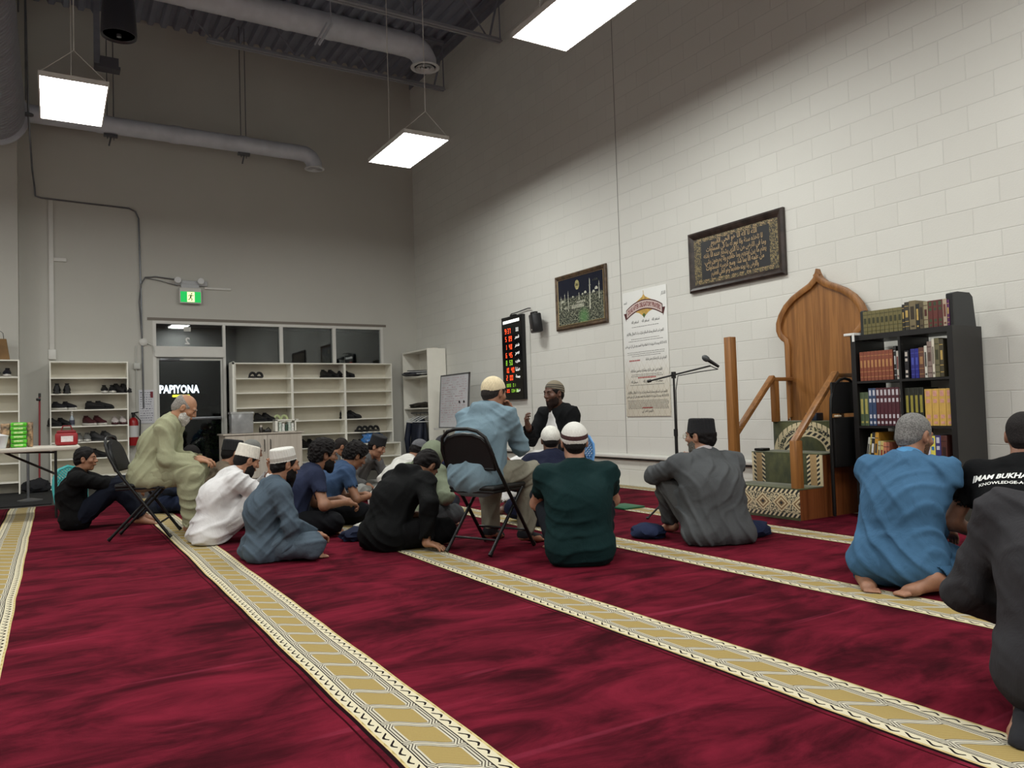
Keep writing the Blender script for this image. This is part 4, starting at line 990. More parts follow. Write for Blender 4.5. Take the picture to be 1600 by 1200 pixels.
# ------------------------------------------------------------------ minbar (stepped pulpit)
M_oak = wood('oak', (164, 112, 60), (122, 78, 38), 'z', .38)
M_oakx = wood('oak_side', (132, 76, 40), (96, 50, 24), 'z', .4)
M_oakr = wood('oak_rail', (158, 108, 60), (116, 76, 38), 'x', .38)
def keepworld(o, t): o.parent = t; o.matrix_parent_inverse = Matrix.Translation(-Vector(topmost(t).location)); return o
mn = thing('minbar', 'oak stepped pulpit with green patterned carpet steps, handrails and onion-arched back', 'pulpit', (5.6, 4.485, FL))
y0, y1 = 4.12, 4.85; yc_ = (y0+y1)/2
steps = [(5.12, .265), (5.42, .53), (5.72, .79)]
prof = [(5.13, FL), (5.13, .26), (5.43, .26), (5.43, .525), (5.73, .525), (5.73, .785), (5.99, .785), (5.99, FL)]
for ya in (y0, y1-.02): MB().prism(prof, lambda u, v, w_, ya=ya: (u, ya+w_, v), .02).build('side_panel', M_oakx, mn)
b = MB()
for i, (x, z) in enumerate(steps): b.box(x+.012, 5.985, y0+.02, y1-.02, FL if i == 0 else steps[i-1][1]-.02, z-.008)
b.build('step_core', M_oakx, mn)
m_ci, nt, b0 = newmat('minbar_carpet'); x, y, z = coords(nt)
grn = mixc(smooth(noise(vec(nt, x*9, y*9, z*5), 1.0, 4, .6), .3, .7), lin((44, 50, 24)), lin((84, 86, 46)))
crm, brn, blk = lin((212, 196, 158)), lin((128, 98, 62)), lin((24, 24, 20))
u = y-yc_
# lower riser: diamonds between running borders
per = .19
du = ((u/per+.5).fract()-.5).abs()*per; dv = (z-.145).abs()
dd = du*.85+dv
dia = mixc(smooth((dd*2*PI/.030).sin(), -.2, .3), brn, crm)
dia = mixc(dd.gt(.078), dia, mixc(smooth(noise(vec(nt, x, y, z), 90, 2), .44, .54), blk, crm))
dia = mixc(dd.lt(.016), dia, blk)
bd_ = mixc((((u*2*PI/.045)+(z*120.0)).sin()).gt(.1), blk, crm)
low = mixc(((z-.145).abs()).gt(.080), dia, bd_)
low = mixc(z.lt(.035), low, grn)
# middle riser: plain green between rope borders
ua = u.abs()
rope = mixc((((z*2*PI/.038)+(ua-.285)*(-110.0)).sin()).gt(.15), blk, crm)
tan = mixc(noise(vec(nt, x, y, z), 60, 2), lin((176, 146, 100)), lin((150, 120, 78)))
mid = mixc(ua.gt(.22), grn, rope)
mid = mixc((ua-.285).abs().lt(.032), mid, tan)
mid = mixc(ua.gt(.345), mid, crm)
# top riser: arch with scrolls
rr = (u*u*.60 + (z-.51)*(z-.51)).pow(.5)
ang = noise(vec(nt, x, y, z), 26, 2, .5, 2.0)
scr = mixc(smooth(ang, .5, .54), mixc(smooth(noise(vec(nt, x, y, z), 14, 1), .45, .55), grn, blk), crm)
top = mixc(rr.gt(.205), mixc((((u*90.0)+(z*120.0)).sin()).gt(.2), blk, crm), scr)
top = mixc(rr.gt(.262), top, grn); 
top = mixc((rr-.262).abs().lt(.02)*(((u*60.0)).sin().abs()).gt(.3), top, crm)
top = mixc((rr-.2).abs().lt(.006), top, crm); top = mixc((rr-.155).abs().lt(.006), top, crm)
top = mixc(rr.lt(.148), top, grn)
allc = mixc(z.gt(.267), low, mid); allc = mixc(z.gt(.532), allc, top)
setin(nt, b0, 'Base Color', allc); b0.inputs['Roughness'].default_value = .9; b0.inputs['Sheen Weight'].default_value = .25
bump(nt, b0, noise(vec(nt, x, y, z), 300, 2), .003)
b = MB()
for i, (x_, z_) in enumerate(steps): b.rbox(x_, x_+.012, y0-.004, y1+.004, FL if i == 0 else steps[i-1][1], z_, .004)
keepworld(b.build('riser_carpet', m_ci), mn)
m_tc = mat('minbar_green', (72, 76, 40), .9, var=.25, vscale=12, sheen=.3)
b = MB()
for i, (x_, z_) in enumerate(steps): b.rbox(x_, (steps[i+1][0] if i < 2 else 5.99), y0-.004, y1+.004, z_-.008, z_+.004, .003)
b.build('tread_carpet', m_tc, mn)
half = [(0, 2.17), (.012, 2.135), (.035, 2.09), (.09, 2.045), (.18, 2.005), (.28, 1.955), (.37, 1.885), (.435, 1.80), (.468, 1.72), (.47, 1.65), (.45, 1.595), (.415, 1.555), (.385, 1.535), (.38, 1.50), (.38, .79)]
out = half + [(-a, c) for a, c in half[:0:-1]]
bx = MB()
out2 = [(a*.985, c) for a, c in out]
bx.prism(out2, lambda u_, v_, w_: (5.975+w_, 4.49-u_, v_), .035)
bx.build('back_board', M_oak, mn)
k = len(out); ins = []
for i, (a, c) in enumerate(out):
    p0, p1 = out[i-1], out[(i+1) % k]; tx, ty = p1[0]-p0[0], p1[1]-p0[1]; L = math.hypot(tx, ty) or 1
    nx, ny = -ty/L, tx/L
    if nx*(0-a)+ny*(1.5-c) < 0: nx, ny = -nx, -ny
    wd_ = .052
    if i == 0: nx, ny, wd_ = 0, -1, .085
    ins.append((a+nx*wd_, max(c+ny*wd_, .79)))
fr = MB(); rows = []
for (a, c), (a2, c2) in zip(out, ins):
    rows.append([(5.975, a, c), (5.945, a, c), (5.938, a*.6+a2*.4, c*.6+c2*.4), (5.95, a2, c2), (5.975, a2, c2)])
vs = [(p[0], 4.49-p[1], p[2]) for r_ in rows for p in r_]
fs = [(i*5+j, i*5+j+1, (i+1)*5+j+1, (i+1)*5+j) for i in range(k-1) if not (i == len(half)-1) for j in range(4)]
fs += [((k-1)*5+j, (k-1)*5+j+1, j+1, j) for j in range(4)]
fr.add(vs, fs, 0, True); fr.build('back_moulding', M_oak, mn)
pst = mat('oak_post', (138, 90, 48), .4, var=.15, vscale=20)
MB().rbox(5.12, 5.195, 4.775, 4.85, .268, 1.56, .005).build('post', M_oak, mn)
MB().rbox(5.12, 5.195, 4.12, 4.19, .268, .655, .005).build('newel_post', M_oak, mn)
for ya in (4.125, 4.79):
    MB().rbox(5.69, 5.75, ya, ya+.055, .79, 1.17, .004).build('baluster', M_oak, mn)
    a = math.atan2(.55, .55); L = .80
    mt = Matrix.Translation((5.145, ya-.003, .63)) @ Matrix.Rotation(-a, 4, 'Y')
    MB().rbox(0, L, 0, .062, 0, .035, .006, mtx=mt).build('sloping_rail', M_oakr, mn)
    MB().rbox(5.69, 5.95, ya-.003, ya+.06, 1.165, 1.20, .006).build('top_rail', M_oakr, mn)
tag(MB().rbox(5.80, 5.9, 4.44, 4.56, .795, .865, .01).build('small_box', mat('dark_blue_box', (30, 40, 58), .4)), 'small dark blue box on the top step of the pulpit', 'box')
t = thing('perfume_bottle', 'tiny gold-capped bottle on the top step of the pulpit at right', 'bottle', (5.8, 4.2, .795))
MB().lathe([(.001, 0), (.014, 0), (.014, .03), (.006, .04)], (5.8, 4.2, .795), 12).build('bottle_body', mat('gold_glass', (190, 170, 120), .2), t)
MB().lathe([(.008, .04), (.01, .055), (.001, .065)], (5.8, 4.2, .795), 12).build('cap', mat('gold_cap', (200, 180, 120), .3, metal=.5), t)
tag(MB().rbox(5.46, 5.56, 4.76, 4.86, .535, .56, .008).build('phone_case', M_black), 'small flat black object on the left of the second pulpit step', 'case')

# ------------------------------------------------------------------ bookcase and books
M_bc = mat('blackbrown_veneer', (24, 22, 22), .38, var=.12, vscale=5)
bc = thing('bookcase', 'black-brown open cube bookcase full of books, right of the pulpit', 'bookcase', (5.8, 3.515, FL))
X0, X1, Y0, Y1, ZT = 5.60, 5.99, 3.10, 3.93, 1.49
for ya, yb in ((Y0, Y0+.042), (Y1-.042, Y1)): MB().box(X0, X1, ya, yb, FL, ZT-.042).build('side_panel', M_bc, bc)
MB().box(X0, X1, Y0, Y1, ZT-.042, ZT).build('top_panel', M_bc, bc)
MB().box(X0, X1, Y0+.042, Y1-.042, FL, .055).build('bottom_panel', M_bc, bc)
SH = [1.118, .757, .405]
for z in SH: MB().box(X0+.002, X1, Y0+.042, Y1-.042, z-.018, z).build('shelf', M_bc, bc)
for z0, z1 in ((1.118, ZT-.042), (.757, 1.10), (.405, .739), (.055, .387)): MB().box(X0+.002, X1, 3.506, 3.524, z0, z1).build('divider', M_bc, bc)
ORD = ['first', 'second', 'third', 'fourth', 'fifth', 'sixth', 'seventh', 'eighth', 'ninth', 'tenth', 'eleventh', 'twelfth', 'thirteenth', 'fourteenth', 'fifteenth', 'sixteenth', 'seventeenth', 'eighteenth', 'nineteenth', 'twentieth', 'twenty-first']
def cname(c):
    r, g, b_ = c; mx, mn_ = max(c), min(c)
    if mx < 52: return 'black'
    if mx-mn_ < 22: return 'white' if mx > 180 else 'grey'
    if r >= g >= b_: return ('gold' if g > .75*r and mx > 150 else 'olive' if g > .85*r else 'brown' if g > .5*r else 'red' if mx > 120 else 'maroon')
    if g >= r and g >= b_: return 'green'
    if b_ > r and b_ > g: return 'blue' if r < .8*b_ or mx > 100 else 'purple'
    return 'purple'
def book(y, z, wd, h, d, col, band, label, group, lean=0.0, xf=5.625, style=0):
    t = thing('book', label, 'book', (xf+d/2, y, z), group=group)
    mt = Matrix.Translation((xf, y, z)) @ Matrix.Rotation(R(lean), 4, 'X')
    cm = mat('cover_%d_%d_%d' % col, col, .45, var=.08, vscale=20)
    w2 = wd/2-.0006
    cv = MB().box(.0, d, -w2, -w2+.002, 0, h, mtx=mt).box(0, d, w2-.002, w2, 0, h, mtx=mt).rbox(-.003, .003, -w2, w2, 0, h, .0015, 1, mtx=mt).build('cover', cm, t)
    MB().box(.003, d-.004, -w2+.002, w2-.002, .003, h-.003, mtx=mt).build('pages', mat('pages', (216, 206, 180), .8, var=.05, vscale=60), t)
    bm_ = mat('spine_%d_%d_%d' % band, band, .4, var=.1, vscale=40); b = MB()
    if style == 0: zs = ((.12, .14), (.84, .86), (.3, .32), (.45, .7))
    elif style == 1: zs = ((.05, .12), (.2, .3), (.62, .72), (.8, .95))
    else: zs = ((.35, .8), (.08, .14))
    for q, (a, c) in enumerate(zs):
        k = .9 if c-a < .05 else .55
        b.box(-.0042, -.003, -w2*k, w2*k, h*a, h*c, mtx=mt)
    b.build('spine_print', bm_, cv)
    return t
rs = random.Random(11)
def row(z, ystart, items, where, group, xf=5.625):
    y = ystart; n = 0; cnt = {}
    tot = {}
    for it in items:
        if it: tot[it[1]] = tot.get(it[1], 0)+1
    for it in items:
        if it is None or isinstance(it, float): y -= (it or .01); continue
    y = ystart
    for it in items:
        if it is None: y -= .008; continue
        wd, col, h, band, style = it[0], it[1], it[2], it[3], it[4]; lean = it[5] if len(it) > 5 else 0
        n += 1
        lab = '%s book, %s from the left %s' % (cname(col), ORD[n-1], where)
        book(y-wd/2, z+.0008 + (abs(math.sin(R(lean)))*wd/2 if lean else 0), wd, h, .17 if h < .25 else .2, col, band, lab, group, lean, xf, style)
        y -= wd+.0008 + (abs(math.sin(R(lean)))*.012 if lean else 0)
OL, GD = (112, 104, 64), (190, 160, 90)
row(ZT, 3.822, [(.036, OL, .185, (60, 60, 36), 0)]*9 + [(.02, (34, 34, 32), .2, GD, 0), (.036, (58, 54, 44), .215, GD, 0), (.052, (120, 108, 80), .22, (54, 44, 30), 2), (.026, (30, 30, 30), .19, GD, 2), (.032, (92, 80, 58), .2, (50, 40, 30), 2), (.034, (150, 140, 110), .2, (80, 40, 30), 0), (.036, (96, 44, 40), .2, (60, 80, 50), 1), (.036, (104, 50, 44), .2, (60, 70, 50), 1), (.036, (92, 44, 42), .2, (60, 80, 50), 1), (.03, (176, 156, 136), .2, (110, 60, 50), 2), (.018, (84, 30, 84), .19, GD, 0)], 'on top of the bookcase', 'books on top of the bookcase')
t = thing('bookend', 'tall black file holder at the right end of the books on the bookcase top', 'bookend', (5.75, 3.13, ZT))
MB().prism([(5.63, 0), (5.63, .235), (5.70, .25), (5.86, .25), (5.90, .22), (5.93, 0)], lambda u_, v_, w_: (u_, 3.105+w_, ZT+.001+v_), .045).build('holder_body', mat('file_grey', (44, 46, 48), .5), t)
MB().box(5.628, 5.64, 3.104, 3.151, ZT+.01, ZT+.23).build('front_edge', M_black, t)
tag(MB().prism([(5.64, 0), (5.64, .19), (5.66, .2), (5.8, .2), (5.84, 0)], lambda u_, v_, w_: (u_, 3.827+w_, ZT+.001+v_), .03).build('bookend', mat('file_dark', (36, 40, 38), .5)), 'dark bookend at the left end of the books on the bookcase top', 'bookend')
tag(MB().rbox(5.57, 5.8, 3.87, 3.97, ZT+.001, ZT+.022, .004).box(5.565, 5.57, 3.87, 3.89, ZT-.05, ZT+.02).build('power_strip', mat('strip_white', (226, 226, 222), .4)), 'white strip lying on the left front corner of the bookcase top', 'power strip')
RB, RBb = (134, 72, 52), (180, 130, 84)
r1 = SH[0]
row(r1, 3.87, [(.031, RB, .235, RBb, 0)]*9+[None, (.02, (40, 38, 38), .26, (190, 190, 190), 0), (.02, (196, 190, 180), .22, (120, 60, 60), 2)], 'in the upper left cell of the bookcase', 'books in the upper left cell of the bookcase')
row(r1, 3.49, [(.034, (34, 32, 36), .215, (200, 190, 180), 1), None, None, (.032, (38, 40, 120), .225, (70, 80, 170), 0), (.03, (36, 38, 130), .225, (70, 80, 170), 0), (.042, (96, 62, 50), .23, (160, 120, 80), 0), (.022, (206, 202, 190), .24, (60, 60, 60), 2), (.036, (136, 118, 110), .27, (90, 70, 60), 0), (.02, (216, 208, 190), .285, (120, 110, 100), 2), (.036, (104, 98, 70), .29, (60, 60, 40), 0), (.03, (70, 64, 46), .28, GD, 0)], 'in the upper right cell of the bookcase', 'books in the upper right cell of the bookcase')
MV = (78, 34, 44); r2 = SH[1]
row(r2, 3.885, [(.038, (78, 92, 66), .27, (170, 160, 90), 2)]*2+[(.032, (52, 70, 104), .30, (200, 200, 210), 1)]*2+[(.032, MV, .30, (196, 190, 196), 1)]*6+[(.028, (72, 58, 54), .30, (180, 170, 160), 1)], 'in the second row left cell of the bookcase', 'books in the second row left cell of the bookcase')
YL = (204, 164, 84)
row(r2, 3.5, [(.036, (34, 36, 26), .29, (150, 140, 60), 2)]*4+[None]+[(.052, YL, .275, (206, 150, 136), 1)]*4, 'in the second row right cell of the bookcase', 'books in the second row right cell of the bookcase')
r3 = SH[2]
row(r3, 3.865, [(.02, (190, 190, 180), .26, (60, 60, 60), 2, 9), (.014, (196, 180, 100), .29, (60, 60, 60), 0, 8), (.03, (40, 40, 40), .30, (220, 220, 220), 0, 7), (.03, (190, 140, 50), .30, (60, 60, 60), 0, 6), (.02, (180, 180, 150), .23, (120, 90, 60), 0, 5), (.026, (196, 176, 110), .23, (140, 60, 50), 0, 5), (.026, (186, 120, 90), .22, (100, 50, 50), 0, 4), (.026, (150, 90, 70), .22, (80, 60, 60), 0, 3)], 'in the third row left cell of the bookcase', 'books in the third row left cell of the bookcase')
row(r3, 3.46, [(.022, (186, 150, 80), .25, (90, 50, 40), 0), (.03, (120, 110, 90), .25, (60, 50, 50), 2), (.026, (190, 120, 120), .27, (226, 200, 80), 0), (.03, (210, 70, 60), .275, (230, 220, 100), 1), (.03, (206, 206, 220), .28, (60, 110, 170), 1), (.036, (226, 214, 90), .275, (40, 110, 180), 1), (.042, (56, 50, 110), .28, (200, 200, 210), 1), (.045, (84, 44, 38), .28, (50, 30, 30), 0)], 'in the third row right cell of the bookcase', 'books in the third row right cell of the bookcase')

# ------------------------------------------------------------------ microphone stand
t = thing('microphone_stand', 'black boom microphone stand by the poster, in front of the block wall', 'microphone stand', (4.52, 4.86, FL))
bx_, by_ = 4.52, 4.86
MB().tube([(bx_, by_, .2), (bx_, by_, .74)], .013, 12).tube([(bx_, by_, .74), (bx_, by_, 1.22)], .009, 12).tube([(bx_, by_, .71), (bx_, by_, .77)], .018, 12).build('pole', M_black, t)
for a in (20, 140, 260):
    c_, s_ = math.cos(R(a)), math.sin(R(a))
    MB().tube([(bx_, by_, .28), (bx_+.26*c_, by_+.26*s_, .022)], .008, 8).tube([(bx_+.25*c_, by_+.25*s_, .026), (bx_+.275*c_, by_+.275*s_, .024)], .011, 8).build('leg', M_black, t)
A_, B_ = Vector((4.336, 4.986, 1.181)), Vector((4.796, 4.704, 1.297))
MB().tube([A_, B_], .0075, 10).tube([A_, A_.lerp(B_, .06)], .013, 10).tube([(bx_, by_, 1.20), (bx_, by_, 1.255)], .02, 12).tube([(bx_-.02, by_-.03, 1.23), (bx_+.01, by_+.03, 1.23)], .011, 8).build('boom', M_black, t)
MB().tube([B_, B_+Vector((.03, -.02, -.02)), B_+Vector((.06, -.03, -.03)), (4.72, 4.75, 1.25), (4.55, 4.84, 1.22), (bx_+.02, by_, 1.1), (bx_+.015, by_, .6), (bx_+.02, by_-.01, .3)], .004, 6).build('cable', M_black, t)
t2 = thing('microphone', 'black handheld microphone clipped to the end of the boom', 'microphone', (4.78, 4.71, 1.31))
Hd, Tl = Vector((4.753, 4.720, 1.365)), Vector((4.850, 4.660, 1.286))
MB().tube([Tl, Tl.lerp(Hd, .78)], [.012, .017], 12).build('handle', M_black, t2)
MB().tube([Tl.lerp(Hd, .74), Tl.lerp(Hd, .82), Tl.lerp(Hd, 1.0), Tl.lerp(Hd, 1.12), Tl.lerp(Hd, 1.2)], [.018, .025, .027, .02, .006], 14).build('grille', mat('mic_grille', (70, 72, 74), .4, bmp=.001, bscale=400), t2)

# ------------------------------------------------------------------ folding chairs (local: sitter looks to +Y)
M_cf = mat('chair_frame', (14, 14, 15), .4, var=.1, spec=.35)
M_cv = mat('chair_vinyl', (20, 20, 21), .5, var=.12, vscale=6, bmp=.0008, bscale=160, spec=.35)
def folding_chair(label, loc, rz):
    t = thing('folding_chair', label, 'folding chair', (0, 0, 0), 0)
    w_ = .215
    # continuous tube: front feet, up the back, over the top
    p = []
    for s_ in (-1, 1):
        side = [(s_*w_, .235, .014), (s_*w_, .02, .32), (s_*w_, -.17, .585), (s_*w_*.98, -.225, .70), (s_*w_*.86, -.25, .785), (s_*w_*.6, -.262, .828), (s_*w_*.25, -.266, .845)]
        p.append(side)
    pts = p[0]+p[1][::-1]
    MB().tube(pts, .0125, 10).build('front_frame', M_cf, t)
    for s_ in (-1, 1):
        MB().tube([(s_*(w_-.03), -.235, .014), (s_*(w_-.03), .155, .425)], .012, 10).tube([(s_*(w_-.03), -.238, .012), (s_*(w_-.03), -.22, .03)], .015, 10).build('rear_leg', M_cf, t)
        MB().tube([(s_*w_, .24, .012), (s_*w_, .222, .036)], .0155, 10).build('foot_cap', M_black, t)
    each([MB().tube([(-w_+.03, -.155, .10), (w_-.03, -.155, .10)], .008, 8), MB().tube([(-w_, .15, .13), (w_, .15, .13)], .008, 8)], 'cross_bar', M_cf, t)
    MB().rbox(-.195, .195, -.19, .20, .425, .462, .018, 3).build('seat', M_cv, t)
    MB().rbox(-.19, .19, -.18, .19, .408, .427, .006).build('seat_pan', M_cf, t)
    # rounded back pad
    out = [(-.195, 0), (.195, 0), (.20, .10), (.185, .165), (.14, .215), (.07, .237), (0, .242), (-.07, .237), (-.14, .215), (-.185, .165), (-.20, .10)]
    A = Vector((0, -.17, .575)); up = Vector((0, -.085, .262)).normalized(); nn = Vector((0, up.z, -up.y))
    bk_ = MB().prism([(a*1.0, c*1.0) for a, c in out], lambda u_, v_, w2: A+Vector((u_, 0, 0))+up*v_+nn*(w2-.012), .034); bk_ = bk_.build('backrest', M_cv, t)
    MB().tube([A+Vector((a*1.01, 0, 0))+up*c for a, c in out], .016, 8, closed=True).build('backrest_rim', M_cf, bk_)
    t.location = loc; t.rotation_euler = (0, 0, rz)
    return t
def face_rz(fx, fy): return math.atan2(-fx, fy)
CH1 = (.655, 7.13); F1 = (.955, -.295)
CH2 = (2.59, 4.69); F2 = (.915, .403)
folding_chair('black folding chair under the old man in pale green at the left', (*CH1, FL), face_rz(*F1))
folding_chair('black folding chair under the man in the light blue hoodie', (*CH2, FL), face_rz(*F2))
# chair folded flat, stored between the pulpit and the bookcase
t = thing('folding_chair', 'black folding chair stored folded between the pulpit and the bookcase', 'folding chair', (5.62, 4.02, FL))
yf_ = 4.03
pts = [(5.44, yf_, .03), (5.44, yf_, .8), (5.455, yf_, .98), (5.50, yf_, 1.09), (5.58, yf_, 1.14), (5.64, yf_, 1.15), (5.70, yf_, 1.14), (5.78, yf_, 1.09), (5.83, yf_, .98), (5.85, yf_, .8), (5.85, yf_, .03)]
MB().tube(pts, .0125, 10).build('front_frame', M_cf, t)
each([MB().tube([(5.47, yf_+.03, .03), (5.47, yf_+.03, .6)], .012, 8), MB().tube([(5.82, yf_+.03, .03), (5.82, yf_+.03, .6)], .012, 8)], 'rear_leg', M_cf, t)
MB().rbox(5.46, 5.83, yf_-.01, yf_+.012, .86, 1.12, .01).build('backrest', M_cv, t)
MB().rbox(5.46, 5.83, yf_-.02, yf_+.018, .42, .83, .014).build('seat', M_cv, t)
tag(MB().rbox(5.455, 5.5, yf_-.06, yf_-.022, .835, .85, .003).build('book_edge', mat('edge_cream', (190, 178, 156), .6)), 'cream object resting on the folded chair', 'paper')

# moulded plastic chairs with a lattice back
def lattice_chair(label, loc, rz, col, seat_z, top_z, legs=True, lean=12):
    t = thing('plastic_chair', label, 'plastic chair', (0, 0, 0), 0)
    m = mat('plastic_%d_%d_%d' % col, col, .35, var=.05)
    H_ = (top_z-seat_z)/math.cos(R(lean)); M = Matrix.Translation((0, -.20, seat_z)) @ Matrix.Rotation(R(lean), 4, 'X')
    out = [(-.2, 0), (-.215, H_*.45), (-.19, H_*.72), (-.12, H_*.92), (0, H_), (.12, H_*.92), (.19, H_*.72), (.215, H_*.45), (.2, 0)]
    MB().tube([M @ Vector((a, 0, c)) for a, c in out], .018, 8, flat=.6).build('back_rim', m, t)
    def half(v):
        for (a0, c0), (a1, c1) in zip(out[4:-1], out[5:]):
            if c1 <= v <= c0: return a0+(a1-a0)*(c0-v)/max(1e-6, c0-c1)
        return .2
    b = MB(); st = .04
    for sg_ in (-1, 1):
        k = -12
        while k < 24:
            seg = []; c0 = k*st
            for q in range(41):
                u_ = -.22+.011*q; v_ = c0+sg_*u_*1.0
                if 0 < v_ < H_ and abs(u_) < half(v_): seg.append((u_, v_))
            if len(seg) > 1: b.tube([M @ Vector((seg[0][0], 0, seg[0][1])), M @ Vector((seg[-1][0], 0, seg[-1][1]))], .0085, 6, flat=.5)
            k += 1
    b.build('back_lattice', m, t)
    MB().rbox(-.21, .21, -.21, .2, seat_z-.03, seat_z, .014).build('seat', m, t)
    if legs:
        for sx in (-1, 1):
            for sy in (-1, 1): MB().tube([(sx*.185, sy*.175, seat_z-.02), (sx*.205, sy*.2, .004)], [.026, .016], 8).build('leg', m, t)
    t.location = loc; t.rotation_euler = (0, 0, rz); return t
lattice_chair('light blue plastic chair with a lattice back under the man talking', (4.26, 6.20, FL), face_rz(-.97, -.1), (104, 160, 220), .36, .70)
lattice_chair('turquoise plastic floor seat behind the boy in black', (.30, 10.2, FL), face_rz(.6, -.8), (70, 176, 176), .05, .47, legs=False, lean=8)

# ------------------------------------------------------------------ people: smooth implicit surfaces turned into one mesh each
class Field:
    def __init__(s, lo, hi, h):
        s.h = h; s.lo = np.array(lo, float); s.n = np.maximum(4, np.ceil((np.array(hi)-s.lo)/h).astype(int)+1)
        s.D = np.full(tuple(s.n), 1.0, np.float32)
        s.ax = [s.lo[i]+h*np.arange(s.n[i]) for i in range(3)]
    def block(s, lo, hi, m):
        i0 = np.clip(np.floor((np.array(lo)-m-s.lo)/s.h).astype(int), 0, s.n-1); i1 = np.clip(np.ceil((np.array(hi)+m-s.lo)/s.h).astype(int)+1, 1, s.n)
        if np.any(i1 <= i0): return None, None
        sl = tuple(slice(a, b) for a, b in zip(i0, i1))
        G = np.meshgrid(*[s.ax[i][sl[i]].astype(np.float32) for i in range(3)], indexing='ij', sparse=True)
        return sl, G
    def put(s, sl, d, k, op='u'):
        a = s.D[sl]
        if op == 'u':
            if k > 0: hh = np.clip(.5+.5*(a-d)/k, 0, 1); r = a+(d-a)*hh-k*hh*(1-hh)
            else: r = np.minimum(a, d)
        elif op == 's':
            d = -d
            if k > 0: hh = np.clip(.5-.5*(a-d)/k, 0, 1); r = a+(d-a)*hh+k*hh*(1-hh)
            else: r = np.maximum(a, d)
        else: r = np.maximum(a, d)
        s.D[sl] = r
    def cap(s, a, b, ra, rb=None, k=.03, flat=None, op='u'):
        """tapered capsule; flat=(axis, factor) squashes it along axis"""
        rb = ra if rb is None else rb; a = np.array(a, float); b = np.array(b, float); R_ = max(ra, rb)
        sl, G = s.block(np.minimum(a, b)-R_, np.maximum(a, b)+R_, k+3*s.h)
        if sl is None: return s
        P = [G[i]-a[i] for i in range(3)]; ab = b-a
        if flat:
            n, f = np.array(flat[0], float), flat[1]; n /= np.linalg.norm(n)
            w_ = P[0]*n[0]+P[1]*n[1]+P[2]*n[2]; P = [P[i]+(f-1)*n[i]*w_ for i in range(3)]; ab = ab+(f-1)*n*(ab@n)
        t = np.clip((P[0]*ab[0]+P[1]*ab[1]+P[2]*ab[2])/max(1e-9, ab@ab), 0, 1)
        d = np.sqrt((P[0]-t*ab[0])**2+(P[1]-t*ab[1])**2+(P[2]-t*ab[2])**2)-(ra+(rb-ra)*t)
        s.put(sl, d.astype(np.float32), k, op); return s
    def ell(s, c, r, Rm=None, k=.03, op='u'):
        c = np.array(c, float); r = np.array(r, float); m = max(r)
        sl, G = s.block(c-m, c+m, k+3*s.h)
        if sl is None: return s
        P = [G[i]-c[i] for i in range(3)]
        if Rm is not None: P = [P[0]*Rm[0][i]+P[1]*Rm[1][i]+P[2]*Rm[2][i] for i in range(3)]
        k0 = np.sqrt((P[0]/r[0])**2+(P[1]/r[1])**2+(P[2]/r[2])**2); k1 = np.sqrt((P[0]/r[0]**2)**2+(P[1]/r[1]**2)**2+(P[2]/r[2]**2)**2)+1e-9
        s.put(sl, (k0*(k0-1)/k1).astype(np.float32), k, op); return s
    def plane(s, p, n):
        """keep only the side n points away from"""
        n = np.array(n, float); n /= np.linalg.norm(n); G = np.meshgrid(*[a.astype(np.float32) for a in s.ax], indexing='ij', sparse=True)
        s.D = np.maximum(s.D, (G[0]-p[0])*n[0]+(G[1]-p[1])*n[1]+(G[2]-p[2])*n[2]); return s
    def full(s): return np.meshgrid(*[a.astype(np.float32) for a in s.ax], indexing='ij', sparse=True)
    def mesh(s):
        D = s.D.copy()
        D[0] = D[-1] = 1; D[:, 0] = D[:, -1] = 1; D[:, :, 0] = D[:, :, -1] = 1
        S_ = D < 0
        if not S_.any(): return [], []
        cnt = np.zeros(tuple(np.array(D.shape)-1), np.int8)
        for i in (0, 1):
            for j in (0, 1):
                for k in (0, 1): cnt += S_[i:D.shape[0]-1+i, j:D.shape[1]-1+j, k:D.shape[2]-1+k]
        act = (cnt > 0) & (cnt < 8); I = np.argwhere(act); idx = np.full(act.shape, -1, np.int64); idx[act] = np.arange(len(I))
        V = np.zeros((len(I), 3)); N = np.zeros(len(I))
        cor = {}
        for i in (0, 1):
            for j in (0, 1):
                for k in (0, 1): cor[(i, j, k)] = D[I[:, 0]+i, I[:, 1]+j, I[:, 2]+k]
        for a in cor:
            for ax in range(3):
                if a[ax] == 0:
                    b = list(a); b[ax] = 1; b = tuple(b); da, db = cor[a], cor[b]; cr = (da < 0) != (db < 0)
                    t = np.where(cr, da/(da-db+1e-20), 0)
                    p = np.tile(np.array(a, float), (len(I), 1)); p[:, ax] += t
                    V += p*cr[:, None]; N += cr
        V = (I+V/N[:, None])*s.h+s.lo
        F = []
        for ax in range(3):
            sl0 = [slice(1, -1)]*3; sl0[ax] = slice(0, -1); sl1 = [slice(1, -1)]*3; sl1[ax] = slice(1, None)
            a, b = S_[tuple(sl0)], S_[tuple(sl1)]; e = np.argwhere(a != b)
            if not len(e): continue
            o = np.array([1, 1, 1]); o[ax] = 0; e = e+o; sg = S_[e[:, 0], e[:, 1], e[:, 2]]
            u, v = [q for q in range(3) if q != ax]
            def at(du, dv):
                q = e.copy(); q[:, u] -= du; q[:, v] -= dv; return idx[q[:, 0], q[:, 1], q[:, 2]]
            q = np.stack([at(0, 0), at(1, 0), at(1, 1), at(0, 1)], 1)
            if ax == 1: sg = ~sg
            q[~sg] = q[~sg][:, ::-1]
            F.append(q[:, ::-1] if False else q)
        return V, np.concatenate(F)
